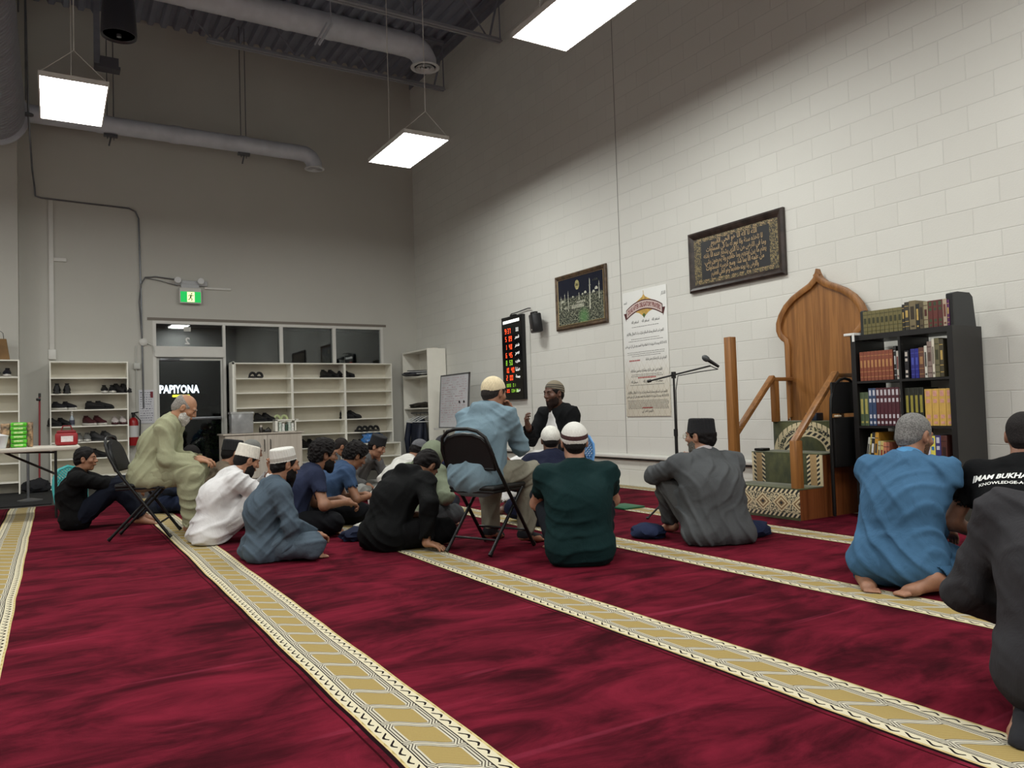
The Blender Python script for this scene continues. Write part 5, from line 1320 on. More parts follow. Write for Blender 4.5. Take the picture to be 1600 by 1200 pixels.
def fieldmesh(F, name, m, parent, xf=None):
    V, Q = F.mesh()
    me = bpy.data.meshes.new(name)
    if len(V):
        if xf is not None: V = V @ xf[:3, :3].T + xf[:3, 3]
        me.vertices.add(len(V)); me.vertices.foreach_set('co', V.astype(np.float32).ravel())
        me.loops.add(len(Q)*4); me.loops.foreach_set('vertex_index', Q.astype(np.int32).ravel())
        me.polygons.add(len(Q)); me.polygons.foreach_set('loop_start', np.arange(len(Q), dtype=np.int32)*4)
        me.polygons.foreach_set('use_smooth', np.ones(len(Q), bool)); me.update(calc_edges=True); me.validate()
    for q in (m if isinstance(m, (list, tuple)) else [m]): me.materials.append(q)
    o = bpy.data.objects.new(name, me); C.objects.link(o); o.parent = parent
    return o

V3 = lambda *a: np.array(a, float)
def unit(v): v = np.array(v, float); return v/max(1e-9, np.linalg.norm(v))
def ik(a, c, l1, l2, pole):
    d = c-a; L = np.linalg.norm(d); L2 = min(L, (l1+l2)*.998); c = a+d/L*L2
    x = (l1*l1-l2*l2+L2*L2)/(2*L2); h = math.sqrt(max(0, l1*l1-x*x)); n = unit(d); p = np.array(pole, float); p = unit(p-n*(p@n))
    return a+n*x+p*h, c
def rotx(a): c, s_ = math.cos(a), math.sin(a); return np.array([[1, 0, 0], [0, c, -s_], [0, s_, c]])
def roty(a): c, s_ = math.cos(a), math.sin(a); return np.array([[c, 0, s_], [0, 1, 0], [-s_, 0, c]])
def rotz(a): c, s_ = math.cos(a), math.sin(a); return np.array([[c, -s_, 0], [s_, c, 0], [0, 0, 1]])

def cloth(name, rgb, var=.08, bmp=.0025, rough=.85, stripe=None, sheen=.15):
    if name in _mc: return _mc[name]
    m, nt, b = newmat(name); c = lin(rgb); x, y, z = coords(nt); v = vec(nt, x, y, z)
    col = mixc(smooth(noise(v, 5, 3), .3, .7), tuple(k*(1-var) for k in c), tuple(min(1, k*(1+var)) for k in c))
    if stripe: col = mixc(((x*2*PI/stripe[1]).sin()).gt(.7), col, lin(stripe[0]))
    setin(nt, b, 'Base Color', col); b.inputs['Roughness'].default_value = rough; b.inputs['Sheen Weight'].default_value = 0.0
    b.inputs['Specular IOR Level'].default_value = .15
    wr = noise(vec(nt, x*1.0, y*1.0, z*.55), 11, 4, .55, .8)
    bump(nt, b, wr*1.0+noise(v, 500, 1)*.04, .02, .55)
    _mc[name] = m; return m
def skin(name, rgb):
    if name in _mc: return _mc[name]
    m, nt, b = newmat(name); c = lin(rgb); x, y, z = coords(nt); v = vec(nt, x, y, z)
    setin(nt, b, 'Base Color', mixc(smooth(noise(v, 22, 3), .3, .7), tuple(k*.88 for k in c), tuple(min(1, k*1.1) for k in c)))
    b.inputs['Roughness'].default_value = .5; b.inputs['Subsurface Weight'].default_value = .06; b.inputs['Subsurface Radius'].default_value = (.02, .008, .004)
    bump(nt, b, noise(v, 260, 3), .0012)
    _mc[name] = m; return m
def hairmat(name, rgb):
    if name in _mc: return _mc[name]
    m, nt, b = newmat(name); c = lin(rgb); x, y, z = coords(nt); v = vec(nt, x, y, z)
    n = noise(v, 130, 4, .7)
    setin(nt, b, 'Base Color', mixc(smooth(n, .35, .65), tuple(k*.5 for k in c), tuple(min(1, k*1.2) for k in c)))
    b.inputs['Roughness'].default_value = .7; b.inputs['Specular IOR Level'].default_value = .2; bump(nt, b, n, .004); _mc[name] = m; return m

def folds(F, seed, amp, pts=(), k0=1.0):
    """soft raised folds in drifting directions, rings of wrinkles round bent joints"""
    X, Y, Z = F.full(); r = random.Random(seed)
    wx = .035*np.sin(9*Y+5*Z+r.uniform(0, 6))+.012*np.sin(27*Z+9*X+r.uniform(0, 6)); wy = .035*np.sin(8*X+6*Z+r.uniform(0, 6)); wz = .03*np.sin(7*X+8*Y+r.uniform(0, 6))
    W = 0
    for i in range(4):
        th = r.uniform(0, 2*PI); ti = (-1)**i*r.uniform(.35, 1.15); k = k0*r.uniform(58, 95)
        n = (math.cos(th)*math.cos(ti), math.sin(th)*math.cos(ti), math.sin(ti))
        q = .5+.5*np.sin(k*(n[0]*(X+wx)+n[1]*(Y+wy)+n[2]*(Z+wz))+r.uniform(0, 6))
        ph = PI*i/2+r.uniform(-.4, .4)
        msk = np.sin(7.5*X+5*Z+ph+1.5*np.sin(5*Y))*.6+np.sin(7*Y-6*Z+2*ph)*.5
        W = W + (q**3-.2)*np.clip(msk, 0, 1)
    for p, rad, s_ in pts:
        dx, dy, dz = X-p[0]+wx*.6, Y-p[1]+wy*.6, Z-p[2]; d = np.sqrt(dx**2+dy**2+dz**2+1e-6); a_ = r.uniform(0, 6)
        W = W + s_*((.5+.5*np.sin(d*85+3*np.sin(16*dx+a_)+2.5*np.sin(13*dz)+a_))**2-.3)*np.exp(-(d/rad)**2)
    F.D -= (1.7*amp*W).astype(np.float32)

def person(label, xy, f, sc=1.0, pose='cross', pz=None, lean=(18, 34), neck=20, hp=25, hy=0, hr=0, side=0, twist=0,
           hands=None, poles=None, legs=None, skin_rgb=(150, 104, 76), shirt=(90, 90, 90), shirt_kind='long', trousers=(40, 40, 44), tr_fat=.02,
           fat=1.0, hair='short', hair_rgb=(24, 20, 20), beard=None, beard_rgb=None, cap=None, glasses=None, hood=None, tee_name='shirt',
           feet='bare', sleeve=1.0, h_body=.0065, h_cloth=.009, fold=.006, curl=.6, palm=None, extra=None, skirt=0, collar=None, face=True, cap_tilt=-12, inner=None, sh_w=1.0, z0=None):
    root = thing('person', label, 'person', (0, 0, 0))
    FLz = 0.0
    if pz is None: pz = {'cross': .115, 'hug': .115, 'kneel': .235, 'chair': .56}[pose]
    a1, a2 = R(lean[0]), R(lean[1])
    P = V3(0, 0, pz); Ts = rotz(R(twist))
    C_ = P + .255*V3(math.sin(R(side)), math.sin(a1), math.cos(a1))
    N = C_ + .235*V3(math.sin(R(side))*.6, math.sin(a2), math.cos(a2))
    upv = unit(N-C_); fw = unit(V3(0, math.cos(a2), -math.sin(a2))); fw = Ts@fw; rt = unit(np.cross(fw, upv)); 
    hn = a2+R(neck)
    nd = unit(V3(math.sin(R(hy))*math.sin(R(neck))*.3, math.sin(hn), math.cos(hn)))
    HR = rotz(R(hy)) @ rotx(-R(hp)) @ roty(R(hr))       # head frame: columns x right, y forward, z up
    Hc = N + .085*nd + HR@V3(0, .012, .075)
    sh = {s_: N - .05*upv + s_*.175*sh_w*rt + .012*fw for s_ in (-1, 1)}
    # legs
    if legs is None:
        legs = {'cross': {-1: ((-.33, .27, .12), (.10, .33, .065)), 1: ((.33, .27, .12), (-.08, .27, .06))},
                'hug': {-1: ((-.13, .36, .46), (-.12, .46, .075)), 1: ((.13, .36, .46), (.12, .46, .075))},
                'kneel': {-1: ((-.14, .36, .075), (-.12, -.04, .065)), 1: ((.14, .36, .075), (.12, -.04, .065))},
                'chair': {-1: ((-.15, .42, .54), (-.14, .40, .09)), 1: ((.15, .42, .54), (.14, .40, .09))}}[pose]
    hips = {s_: P+V3(s_*.09, 0, -.005) for s_ in (-1, 1)}
    kn = {s_: V3(*legs[s_][0]) for s_ in (-1, 1)}; an = {s_: V3(*legs[s_][1]) for s_ in (-1, 1)}
    toe = {}
    for s_ in (-1, 1):
        if len(legs[s_]) > 2: toe[s_] = V3(*legs[s_][2])
        elif pose == 'cross': toe[s_] = an[s_]+V3(-s_*.16, .04, -.02)
        elif pose == 'kneel': toe[s_] = an[s_]+V3(0, -.17, -.03)
        else: toe[s_] = an[s_]+V3(s_*.03, .18, -.045)
    # arms
    if hands is None:
        hands = {'cross': {-1: (-.16, .28, .20), 1: (.16, .28, .20)}, 'hug': {-1: (.02, .47, .38), 1: (-.02, .49, .36)},
                 'kneel': {-1: (-.14, .30, .20), 1: (.14, .30, .20)}, 'chair': {-1: (-.13, .36, .66), 1: (.13, .36, .66)}}[pose]
    wr = {s_: V3(*hands[s_][:3]) for s_ in (-1, 1)}; el = {}
    for s_ in (-1, 1):
        pl = (poles or {}).get(s_, (s_*.8, -.4, -.7)); el[s_], wr[s_] = ik(sh[s_], wr[s_], .285, .265, pl)
    hd = {s_: unit(V3(*hands[s_][3:6])) if len(hands[s_]) > 5 else unit(unit(wr[s_]-el[s_])+V3(-s_*.1, .1, -.25)) for s_ in (-1, 1)}
    allp = np.array([P-V3(.2, .2, .15), P+V3(.2, .2, 0), N, Hc+.16, Hc-.16]+list(kn.values())+list(an.values())+list(toe.values())+list(el.values())+[wr[s_]+.2*hd[s_] for s_ in (-1, 1)]+list(sh.values()))
    lo, hi = allp.min(0)-.13, allp.max(0)+.13; lo[2] = max(lo[2], -.02)
    def torso(F, g):
        for s_ in (-1, 1): F.cap(P+V3(s_*.045*fat, -.005, .0), C_+rt*s_*.040*fat, .120*fat+g, .122*fat+g, .04, flat=(unit(V3(0, math.cos(a1), -math.sin(a1))), 1.15))
        F.cap(C_, N-.06*upv, .140*fat+g, .105+g, .05, flat=(fw, 1.28))
        for s_ in (-1, 1):
            F.cap(C_+.05*s_*rt, sh[s_]-.02*upv, .09*fat+g, .052+g, .05); F.cap(N-.045*upv, sh[s_], .052+g*.8, .056+g*.8, .04)
            F.ell(P+V3(s_*.075, -.035, -.01), (.105*fat+g, .11+g, .105+g), k=.05)
        if fat > 1.08: F.ell(C_*.5+P*.5+fw*.05, (.14*fat+g, .12*fat+g, .13*fat+g), k=.06)
    def leg(F, s_, g, end=1.0):
        F.cap(hips[s_], kn[s_], .083*fat**.5+g, .057+g, .04)
        e_ = kn[s_]+(an[s_]-kn[s_])*end; m_ = kn[s_]+(an[s_]-kn[s_])*.35*end+ (V3(0, -.012, 0) if pose != 'cross' else 0)
        F.cap(kn[s_], m_, .056+g, .052+g, .03); F.cap(m_, e_, .052+g, .034+g, .03)
    def arm(F, s_, g, g2=None, end=1.0):
        g2 = g if g2 is None else g2; e1 = min(1, end*2); F.cap(sh[s_], sh[s_]+(el[s_]-sh[s_])*e1, .050+g, .040+g, .035)
        if end > .5: q = (end-.5)*2; F.cap(el[s_], el[s_]+(wr[s_]-el[s_])*q, .040+g, .040+(.026-.040)*q+g2, .03)
    # ---- body
    F = Field(lo, hi, h_body)
    torso(F, -.012)
    for s_ in (-1, 1): leg(F, s_, -.006); arm(F, s_, 0)
    F.cap(N-.03*upv, N+.085*nd+HR@V3(0, -.01, .03), .062, .055, .035)
    h = lambda x, y, z: Hc+HR@V3(x, y, z)
    F.ell(h(0, -.012, .03), (.075, .094, .088), HR, .03); F.ell(h(0, .018, -.03), (.062, .074, .074), HR, .03); F.cap(h(-.03, .02, -.085), h(.03, .02, -.085), .03, .03, .03)
    F.cap(h(0, .055, -.098), h(0, .058, -.094), .022, .02, .02)
    F.cap(h(-.035, .078, .028), h(.035, .078, .028), .012, .012, .015)
    F.cap(h(0, .088, .02), h(0, .108, -.022), .008, .012, .01); F.cap(h(-.012, .096, -.026), h(.012, .096, -.026), .009, .009, .008)
    for s_ in (-1, 1):
        F.ell(h(s_*.032, .096, .008), (.017, .014, .011), HR, .012, 's'); F.ell(h(s_*.031, .078, .006), (.013, .013, .012), HR, .006)
        F.ell(h(s_*.045, .06, -.02), (.022, .02, .018), HR, .02)
        F.ell(h(s_*.078, -.008, -.005), (.011, .020, .033), HR, .01); F.ell(h(s_*.086, -.002, -.003), (.007, .010, .018), HR, .006, 's')
    F.ell(h(0, .092, -.052), (.024, .011, .006), HR, .006); F.ell(h(0, .089, -.062), (.021, .011, .007), HR, .006)
    for s_ in (-1, 1):
        # hand
        d = hd[s_]; pn = unit(V3(*(palm or {}).get(s_, (0, 0, -1)))); pn = unit(pn-d*(pn@d)); ax = np.cross(pn, d)*(-s_)  # towards the thumb
        w0 = wr[s_]
        F.cap(w0, w0+.03*d, .027, .026, .02); F.cap(w0+.03*d+.018*ax, w0+.085*d+.026*ax, .017, .014, .012); F.cap(w0+.03*d, w0+.09*d, .018, .015, .012); F.cap(w0+.03*d-.018*ax, w0+.08*d-.026*ax, .016, .013, .012)
        for i, (off, L_) in enumerate(((.030, .072), (.010, .080), (-.010, .075), (-.029, .058))):
            b0_ = w0+(.088-.004*abs(i-1))*d+off*ax; c1 = curl*(1+.12*i); d1 = unit(d*math.cos(c1*.5)+pn*math.sin(c1*.5)+ax*off*2); d2 = unit(d*math.cos(c1*1.4)+pn*math.sin(c1*1.4)); d3 = unit(d*math.cos(c1*2.1)+pn*math.sin(c1*2.1))
            p1 = b0_+d1*L_*.45; p2 = p1+d2*L_*.3; p3 = p2+d3*L_*.25
            F.cap(b0_, p1, .0092, .0085, .005); F.cap(p1, p2, .0085, .008, .004); F.cap(p2, p3, .008, .007, .004)
        tb = w0+.03*d+.024*ax; t1 = tb+.036*unit(ax*.8+d*.8+pn*.3); t2 = t1+.03*unit(ax*.25+d+pn*.5)
        F.cap(tb, t1, .014, .011, .01); F.cap(t1, t2, .0105, .0085, .004)
        # foot
        a_, t_ = an[s_], toe[s_]; fd = unit(t_-a_); fn = unit(np.cross(np.cross(fd, V3(0, 0, 1)), fd)) if abs(fd[2]) < .95 else V3(0, 1, 0); sd = np.cross(fd, fn)
        hl = a_-fd*.035-fn*.03
        F.cap(hl, a_, .032, .034, .03); F.cap(a_-fn*.012, a_+fd*.12-fn*.03, .033, .024, .03); F.cap(hl, a_+fd*.12-fn*.03+sd*.02, .028, .022, .03); F.cap(a_+fd*.10-fn*.03-sd*.018, a_+fd*.14-fn*.032+sd*.02, .02, .02, .02)
        for i in range(5):
            q = (i-2)*.0155; L_ = (.052, .05, .045, .04, .034)[i if s_ < 0 else 4-i]; r_ = .0105 if (i == (0 if s_ < 0 else 4)) else .008
            q0 = a_+fd*.145+sd*q-fn*.034; F.cap(q0, q0+fd*L_*.8, r_+.001, r_, .004)
    F.plane((0, 0, FLz+.002), (0, 0, -1))
    sk = skin('skin_%d_%d_%d' % skin_rgb, skin_rgb)
    fieldmesh(F, 'body', sk, root)
    # ---- trousers
    F = Field(lo, hi, h_cloth)
    F.cap(P+V3(-.04, 0, .05), P+V3(.04, 0, 0), .108*fat, .108*fat, .04)
    for s_ in (-1, 1): leg(F, s_, tr_fat, .93); F.ell(P+V3(s_*.075, -.03, -.015), (.103*fat, .108, .104), k=.04)
    if pose == 'cross' and tr_fat > .015: F.ell((0, .2, .09), (.2, .14, .07), k=.06)
    folds(F, sum(map(ord, label)) % 97, fold, [(kn[q], .12, .45) for q in (-1, 1)])
    F.plane((0, 0, FLz+.003), (0, 0, -1))
    for s_ in (-1, 1): F.cap(an[s_]+(an[s_]-kn[s_])*.0, an[s_]+unit(an[s_]-kn[s_])*.08, .034+tr_fat-.006, .05+tr_fat, 0, op='s')
    fieldmesh(F, 'trousers', cloth('cloth_%d_%d_%d' % trousers, trousers), root)
    # ---- shirt / robe
    F = Field(lo, hi, h_cloth)
    gx = {'tee': .017, 'long': .020, 'kurta': .027, 'hoodie': .028}[shirt_kind]
    torso(F, gx)
    for s_ in (-1, 1): arm(F, s_, gx*.9, gx*.8, {'tee': .33}.get(shirt_kind, .95*sleeve))
    F.cap(N-.04*upv, N+.015*nd, .068, .060, .02)
    if skirt:
        # long kurta: lies over the thighs and spreads behind the seat
        for s_ in (-1, 1):
            F.cap(hips[s_]+V3(0, 0, .01), hips[s_]+(kn[s_]-hips[s_])*skirt+V3(0, 0, .012), .10*fat+.012, .078+.022, .06)
            if pose in ('cross', 'kneel', 'hug'): F.ell(P+V3(s_*.10, -.06, -.05), (.13*fat, .13, .09), k=.05)
        if skirt > .5 and pose == 'chair': F.cap((kn[-1]+hips[-1])*.5+V3(0, 0, .02), (kn[1]+hips[1])*.5+V3(0, 0, .02), .085, .085, .06)
        if pose == 'chair': F.cap(P+V3(-.12, -.10, -.08), P+V3(.12, -.10, -.08), .055, .055, .06); F.cap(P+V3(.16, -.02, -.06), P+V3(.16, .14, -.07), .05, .05, .06)
    folds(F, (sum(map(ord, label))*7) % 89, fold, [(el[q], .09, .9) for q in (-1, 1)]+[(sh[q]-.08*upv, .1, .5) for q in (-1, 1)]+[(P-.08*fw, .16, .7)])
    if hood == 'down':
        q = N+.0*upv-fw*.055; F.cap(q+rt*.085+upv*.015, q-rt*.085+upv*.015, .035, .035, .03); F.ell(q-upv*.06-fw*.02, (.095, .045, .085), k=.03)
        F.cap(N+rt*.075+fw*.02, q+rt*.08, .026, .03, .02); F.cap(N-rt*.075+fw*.02, q-rt*.08, .026, .03, .02)
    F.plane((0, 0, FLz+.004), (0, 0, -1))
    # neck opening and sleeve ends
    F.cap(N+.0*nd+fw*.012, N+.16*nd+fw*.03, .052, .085, .008, op='s')
    for s_ in (-1, 1):
        en = {'tee': .33}.get(shirt_kind, .95*sleeve)
        if en <= .5: e_, dd = sh[s_]+(el[s_]-sh[s_])*en*2, unit(el[s_]-sh[s_])
        else: e_, dd = el[s_]+(wr[s_]-el[s_])*(en-.5)*2, unit(wr[s_]-el[s_])
        rr_ = (.043 if en <= .5 else .03)+gx*.55; F.cap(e_-dd*.012+dd*rr_*.0, e_+dd*.09, rr_, rr_+.03, .004, op='s')
    sm = cloth('cloth_%d_%d_%d%s' % (*shirt, 's' if shirt_kind == 'kurta' else ''), shirt)
    nm = {'tee': 't_shirt', 'long': 'shirt', 'kurta': 'kurta', 'hoodie': 'hooded_sweatshirt'}[shirt_kind]
    so = fieldmesh(F, nm, sm, root)
    if collar:
        F = Field(N-.14, N+.16, .006)
        F.cap(N-.02*upv, N+.05*nd, .092, .074, .01); F.cap(N-.03*upv+fw*.01, N+.12*nd+fw*.02, .058, .058, .004, op='s'); F.plane(N+.05*nd, nd); F.plane(N-.035*upv, -upv)
        fieldmesh(F, 'collar', cloth('cloth_%d_%d_%d' % collar, collar), root)
    if hood == 'up':
        F = Field(Hc-.24, Hc+.2, .007)
        F.ell(h(0, -.018, .022), (.100, .118, .112), HR, .03); F.cap(h(0, -.05, -.03), N-.02*upv-fw*.03, .085, .10, .05); F.cap(h(0, .02, -.09), N+fw*.02, .07, .085, .04)
        folds(F, 5, .003); F.ell(h(0, .125, -.015), (.082, .10, .105), HR, .01, op='s'); F.plane(N-.07*upv, -upv)
        fieldmesh(F, 'hood', sm, root)
    if inner:
        F = Field(np.minimum(P, N)-.25, np.maximum(P, N)+.25, .008)
        torso(F, gx+.010); F.plane(N+.02*upv, upv); F.plane(P, -upv)
        fr_ = C_+fw*.03; 
        F.plane(fr_+rt*.11, rt+.4*upv); F.plane(fr_-rt*.11, -rt+.4*upv); F.plane(C_+fw*.03, -fw)
        fieldmesh(F, 'shirt_front', cloth('cloth_%d_%d_%d' % inner, inner), root)
    # ---- head coverings and hair, modelled in the head's own frame
    XF = np.eye(4); XF[:3, :3] = HR; XF[:3, 3] = Hc
    hm = hairmat('hair_%d_%d_%d' % hair_rgb, hair_rgb)
    L0, L1 = V3(-.17, -.19, -.2), V3(.17, .19, .2)
    if hair:
        F = Field(L0, L1, .005); g = {'short': .007, 'buzz': .0035, 'medium': .014, 'curly': .032, 'fringe': .004, 'long': .02}[hair]
        F.ell((0, -.014, .032), (.0755+g, .0945+g, .0885+g), k=.02); F.cap((0, -.055, -.03), (0, -.05, -.055), .055+g*.6, .045+g*.5, .03)
        if hair in ('curly', 'medium', 'long'):
            X, Y, Z = F.full(); kf = 95 if hair == 'curly' else 70
            F.D += ((.009 if hair == 'curly' else .0045)*(np.sin(kf*X+3*np.sin(40*Z))*np.sin(kf*Y+2)*np.sin(kf*Z+1)+.6*np.sin(1.9*kf*X+1)*np.sin(1.7*kf*Z+2*np.sin(50*Y)))).astype(np.float32)
        if hair == 'fringe': F.plane((0, 0, .05), (0, .5, 1))
        F.plane((0, .066, .055 if hair != 'curly' else .05), (0, 1.0, -.62)); F.plane((0, -.03, -.05), (0, .35, -1))
        if cap: a_c = R(-cap_tilt); F.plane((0, -math.sin(a_c)*.033, math.cos(a_c)*.033), (0, -math.sin(a_c), math.cos(a_c)))
        # cut away the face and round the ears
        F.ell((0, .095, -.035), (.085, .075, .088), k=.006, op='s')
        for s_ in (-1, 1): F.ell((s_*.088, .0, -.035), (.03, .034, .05), k=.004, op='s'); F.ell((s_*.09, -.006, -.004), (.026, .026, .036), k=.004, op='s')
        fieldmesh(F, 'hair', hm, root, XF)
    if beard:
        br = beard_rgb or hair_rgb; L_ = {'stubble': -.003, 'short': .001, 'medium': .003, 'long': .003}[beard]
        F = Field(L0, L1, .0045)
        F.ell((0, .016, -.034), (.0635+L_, .073+L_, .075+L_), k=.02); F.cap((-.03, .02, -.088), (.03, .02, -.088), .031+L_, .031+L_, .03); F.cap((0, .05, -.095), (0, .055, -.1), .026+L_, .024+L_, .02)
        if beard == 'long': F.cap((0, .055, -.09), (0, .064, -.165), .033, .014, .03)
        if beard == 'medium': F.cap((0, .052, -.095), (0, .06, -.13), .036, .024, .03)
        X, Y, Z = F.full(); F.D += (.0016*np.sin(150*X+2*np.sin(60*Z))*np.sin(140*Z)*np.sin(120*Y)).astype(np.float32)
        F.plane((0, .085, -.047), (0, .42, 1)); F.plane((0, .002, 0), (0, -1, .2))
        F.ell((0, .105, -.056), (.019, .03, .007), k=.003, op='s')
        fieldmesh(F, 'beard', hairmat('beard_%d_%d_%d' % br, br), root, XF)
    if face:
        hb = MB()
        for s_ in (-1, 1): hb.tube([h(s_*.016, .091, .026), h(s_*.032, .091, .032), h(s_*.05, .078, .027)], [.0035, .0042, .002], 6)
        hb.build('eyebrows', hm, None, fix=True).parent = root
        for s_ in (-1, 1):
            e = MB(); bmx = Matrix(((*HR[0], Hc[0]), (*HR[1], Hc[1]), (*HR[2], Hc[2]), (0, 0, 0, 1)))
            e.lathe([(.0001, -.0075), (.005, -.0055), (.0075, 0), (.005, .0055), (.0001, .0075)], (0, 0, 0), 10, mtx=bmx @ Matrix.Translation((s_*.032, .0845, .006)), sx=1.4)
            e.build('eye', mat('eye_dark', (60, 46, 40), .2), None).parent = root
    if glasses:
        g = MB()
        for s_ in (-1, 1):
            g.tube([h(s_*.034+.024*math.cos(a), .106-.004*abs(math.cos(a)), .006+.018*math.sin(a)) for a in [k*PI/8 for k in range(16)]], .0016, 6, closed=True)
            g.tube([h(s_*.058, .102, .01), h(s_*.078, .06, .012), h(s_*.082, -.005, .012)], .0018, 6)
        g.tube([h(-.01, .107, .008), h(.01, .107, .008)], .0016, 6)
        g.build('glasses', mat('glasses_%s' % glasses, (30, 30, 32) if glasses == 'dark' else (170, 160, 130), .3, metal=.3), None).parent = root
    if cap:
        kind, crgb, brgb = cap
        F = Field(L0, L1, .004)
        if kind == 'dome':       # close-fitting knitted or cloth cap
            F.ell((0, -.012, .034), (.086, .104, .098), k=0); F.plane((0, 0, .028), (0, .22, -1))
            X, Y, Z = F.full(); F.D += (.0012*np.sin(30*np.arctan2(Y, X))*np.sin(170*Z)).astype(np.float32)
            ti = cap_tilt
        elif kind in ('flat', 'tall', 'soft'):
            hz = {'flat': .090, 'tall': .10, 'soft': .084}[kind]; z1 = .045+hz; X, Y, Z = F.full()
            tp = {'flat': .92, 'tall': .97, 'soft': .9}[kind]; u_ = np.clip((Z-.03)/hz, 0, 1); sc_ = 1+(tp-1)*u_
            d = (np.sqrt((X/.0865)**2+((Y+.012)/.104)**2)-sc_)*.092; top_ = Z-z1+.006*np.sin(9*X+5*Y)
            q = np.sqrt(np.maximum(d+.014, 0)**2+np.maximum(top_+.014, 0)**2)-.014+np.minimum(np.maximum(d+.014, top_+.014), 0)
            F.D = np.maximum(q, .026-Z).astype(np.float32)
            if kind != 'tall': F.D += (.0014*np.sin(26*np.arctan2(Y, X)+40*Z)).astype(np.float32)
            ti = cap_tilt
        XC = np.eye(4); XC[:3, :3] = HR @ rotx(R(-ti)); XC[:3, 3] = Hc
        if brgb:
            m, nt, b = newmat('cap_material'); x, y, z = coords(nt)
            # the pattern follows the height in the cap's own frame
            inv = np.linalg.inv(XC); hz_ = (x*inv[2][0])+(y*inv[2][1])+(z*inv[2][2])+float(inv[2][3])
            bnd = (hz_-.052).abs().lt(.013)
            if kind == 'dome' and brgb[0] == 'zig':
                hx = (x*inv[0][0])+(y*inv[0][1])+(z*inv[0][2])+float(inv[0][3]); hyy = (x*inv[1][0])+(y*inv[1][1])+(z*inv[1][2])+float(inv[1][3])
                zz_ = hz_+((hx+hyy)*2*PI/.022).sin()*.004
                bnd = (zz_-.058).abs().lt(.005)+(zz_-.078).abs().lt(.005)+(hz_-.036).abs().lt(.004); bnd = bnd.clamp(); bc_ = brgb[1]
            else: bc_ = brgb
            wv_ = noise(vec(nt, x, y, z), 160, 3)
            setin(nt, b, 'Base Color', mixc(bnd, mixc(wv_, tuple(k*.85 for k in lin(crgb)), lin(crgb)), lin(bc_))); b.inputs['Roughness'].default_value = .9
            bump(nt, b, wv_, .003); cm = m
        else: cm = mat('cap_%d_%d_%d' % crgb, crgb, .9, var=.07, vscale=40, bmp=.003, bscale=160)
        fieldmesh(F, 'cap', cm, root, XC)
    if extra: extra(root, dict(P=P, C=C_, N=N, fw=fw, up=upv, rt=rt, Hc=Hc, HR=HR, wr=wr, hd=hd, kn=kn, an=an))
    if feet == 'sock' or feet == 'shoe':
        for s_ in (-1, 1):
            F = Field(np.minimum(an[s_], toe[s_])-.12, np.maximum(an[s_], toe[s_])+.12, .008)
            a_, t_ = an[s_], toe[s_]; fd = unit(t_-a_); F.cap(a_-fd*.04-V3(0, 0, .02), a_+fd*.18-V3(0, 0, .03), .044, .034, .03); F.cap(a_+unit(kn[s_]-a_)*.06, a_, .040, .042, .02)
            F.plane((0, 0, FLz+.002), (0, 0, -1)); fieldmesh(F, 'sock', mat('dark_socks', (24, 24, 30), .9), root)
    root.scale = (sc, sc, sc)
    root.location = (xy[0], xy[1], FL if z0 is None else z0); root.rotation_euler = (0, 0, face_rz(*f))
    return root

# ------------------------------------------------------------------ the congregation
WHT = (214, 212, 212)
person('old bald man with a white beard in pale green, sitting on the left chair', (.70, 7.115), F1, .95, 'chair', lean=(14, 30), neck=20, hp=32,
       hands={-1: (-.10, .40, .66, 0, 1, -.2), 1: (.10, .40, .66, 0, 1, -.2)}, skin_rgb=(168, 122, 92), shirt=(156, 157, 128), shirt_kind='kurta', trousers=(152, 152, 124), tr_fat=.045, skirt=.9,
       hair='fringe', hair_rgb=(150, 144, 138), beard='medium', beard_rgb=(214, 210, 204), fat=1.08, collar=(168, 168, 136), fold=.008, legs={-1: ((-.15, .36, .55), (-.14, .37, .09)), 1: ((.15, .36, .55), (.14, .36, .09))}, poles={-1: (-.5, -.7, -.5), 1: (.5, -.7, -.5)})
person('boy in a black hoodie on the floor at the left, arms round his knees', (.19, 8.15), (1, -.12), .87, 'hug', lean=(-14, 20), neck=14, hp=2, hy=-12,
       hands={-1: (.0, .55, .40), 1: (.03, .58, .38)}, skin_rgb=(150, 106, 80), shirt=(11, 11, 12), shirt_kind='hoodie', trousers=(18, 22, 34), hair='medium', tr_fat=.03,
       legs={-1: ((-.13, .40, .44), (-.12, .62, .075)), 1: ((.13, .40, .44), (.12, .60, .075))})
person('person in navy trousers mostly hidden behind the old man in green, hands in lap', (.98, 8.95), (1, -.3), .9, 'cross', lean=(16, 36), neck=25, hp=35, trousers=(28, 36, 58), shirt=(40, 46, 60), skin_rgb=(150, 104, 80), h_cloth=.012, h_body=.008)
person('bearded man in a white robe and white brimless cap, hands raised to his mouth', (1.07, 6.42), (1, .05), .94, 'hug', lean=(8, 38), neck=22, hp=22, hy=6,
       hands={-1: (-.03, .50, .54, .1, .2, .9), 1: (.03, .50, .53, -.1, .2, .9)}, palm={-1: (.3, -.9, 0), 1: (-.3, -.9, 0)}, skin_rgb=(158, 112, 86), shirt=WHT, shirt_kind='kurta', trousers=(206, 204, 202), tr_fat=.035, skirt=.8,
       hair='short', beard='medium', cap=('flat', (222, 216, 204), None), cap_tilt=-6, fat=1.02, fold=.008, curl=1.0, legs={-1: ((-.14, .40, .36), (-.12, .50, .075)), 1: ((.14, .40, .36), (.12, .50, .075))})
person('man in a brown shirt and a black cap, behind the man in the white robe', (1.14, 7.18), (1, .0), .94, 'cross', lean=(12, 30), neck=16, hp=14, skin_rgb=(150, 108, 84), shirt=(106, 94, 80), trousers=(60, 56, 52), beard='short',
       cap=('soft', (22, 22, 26), None), cap_tilt=-8, h_cloth=.011, h_body=.0075, hy=10)
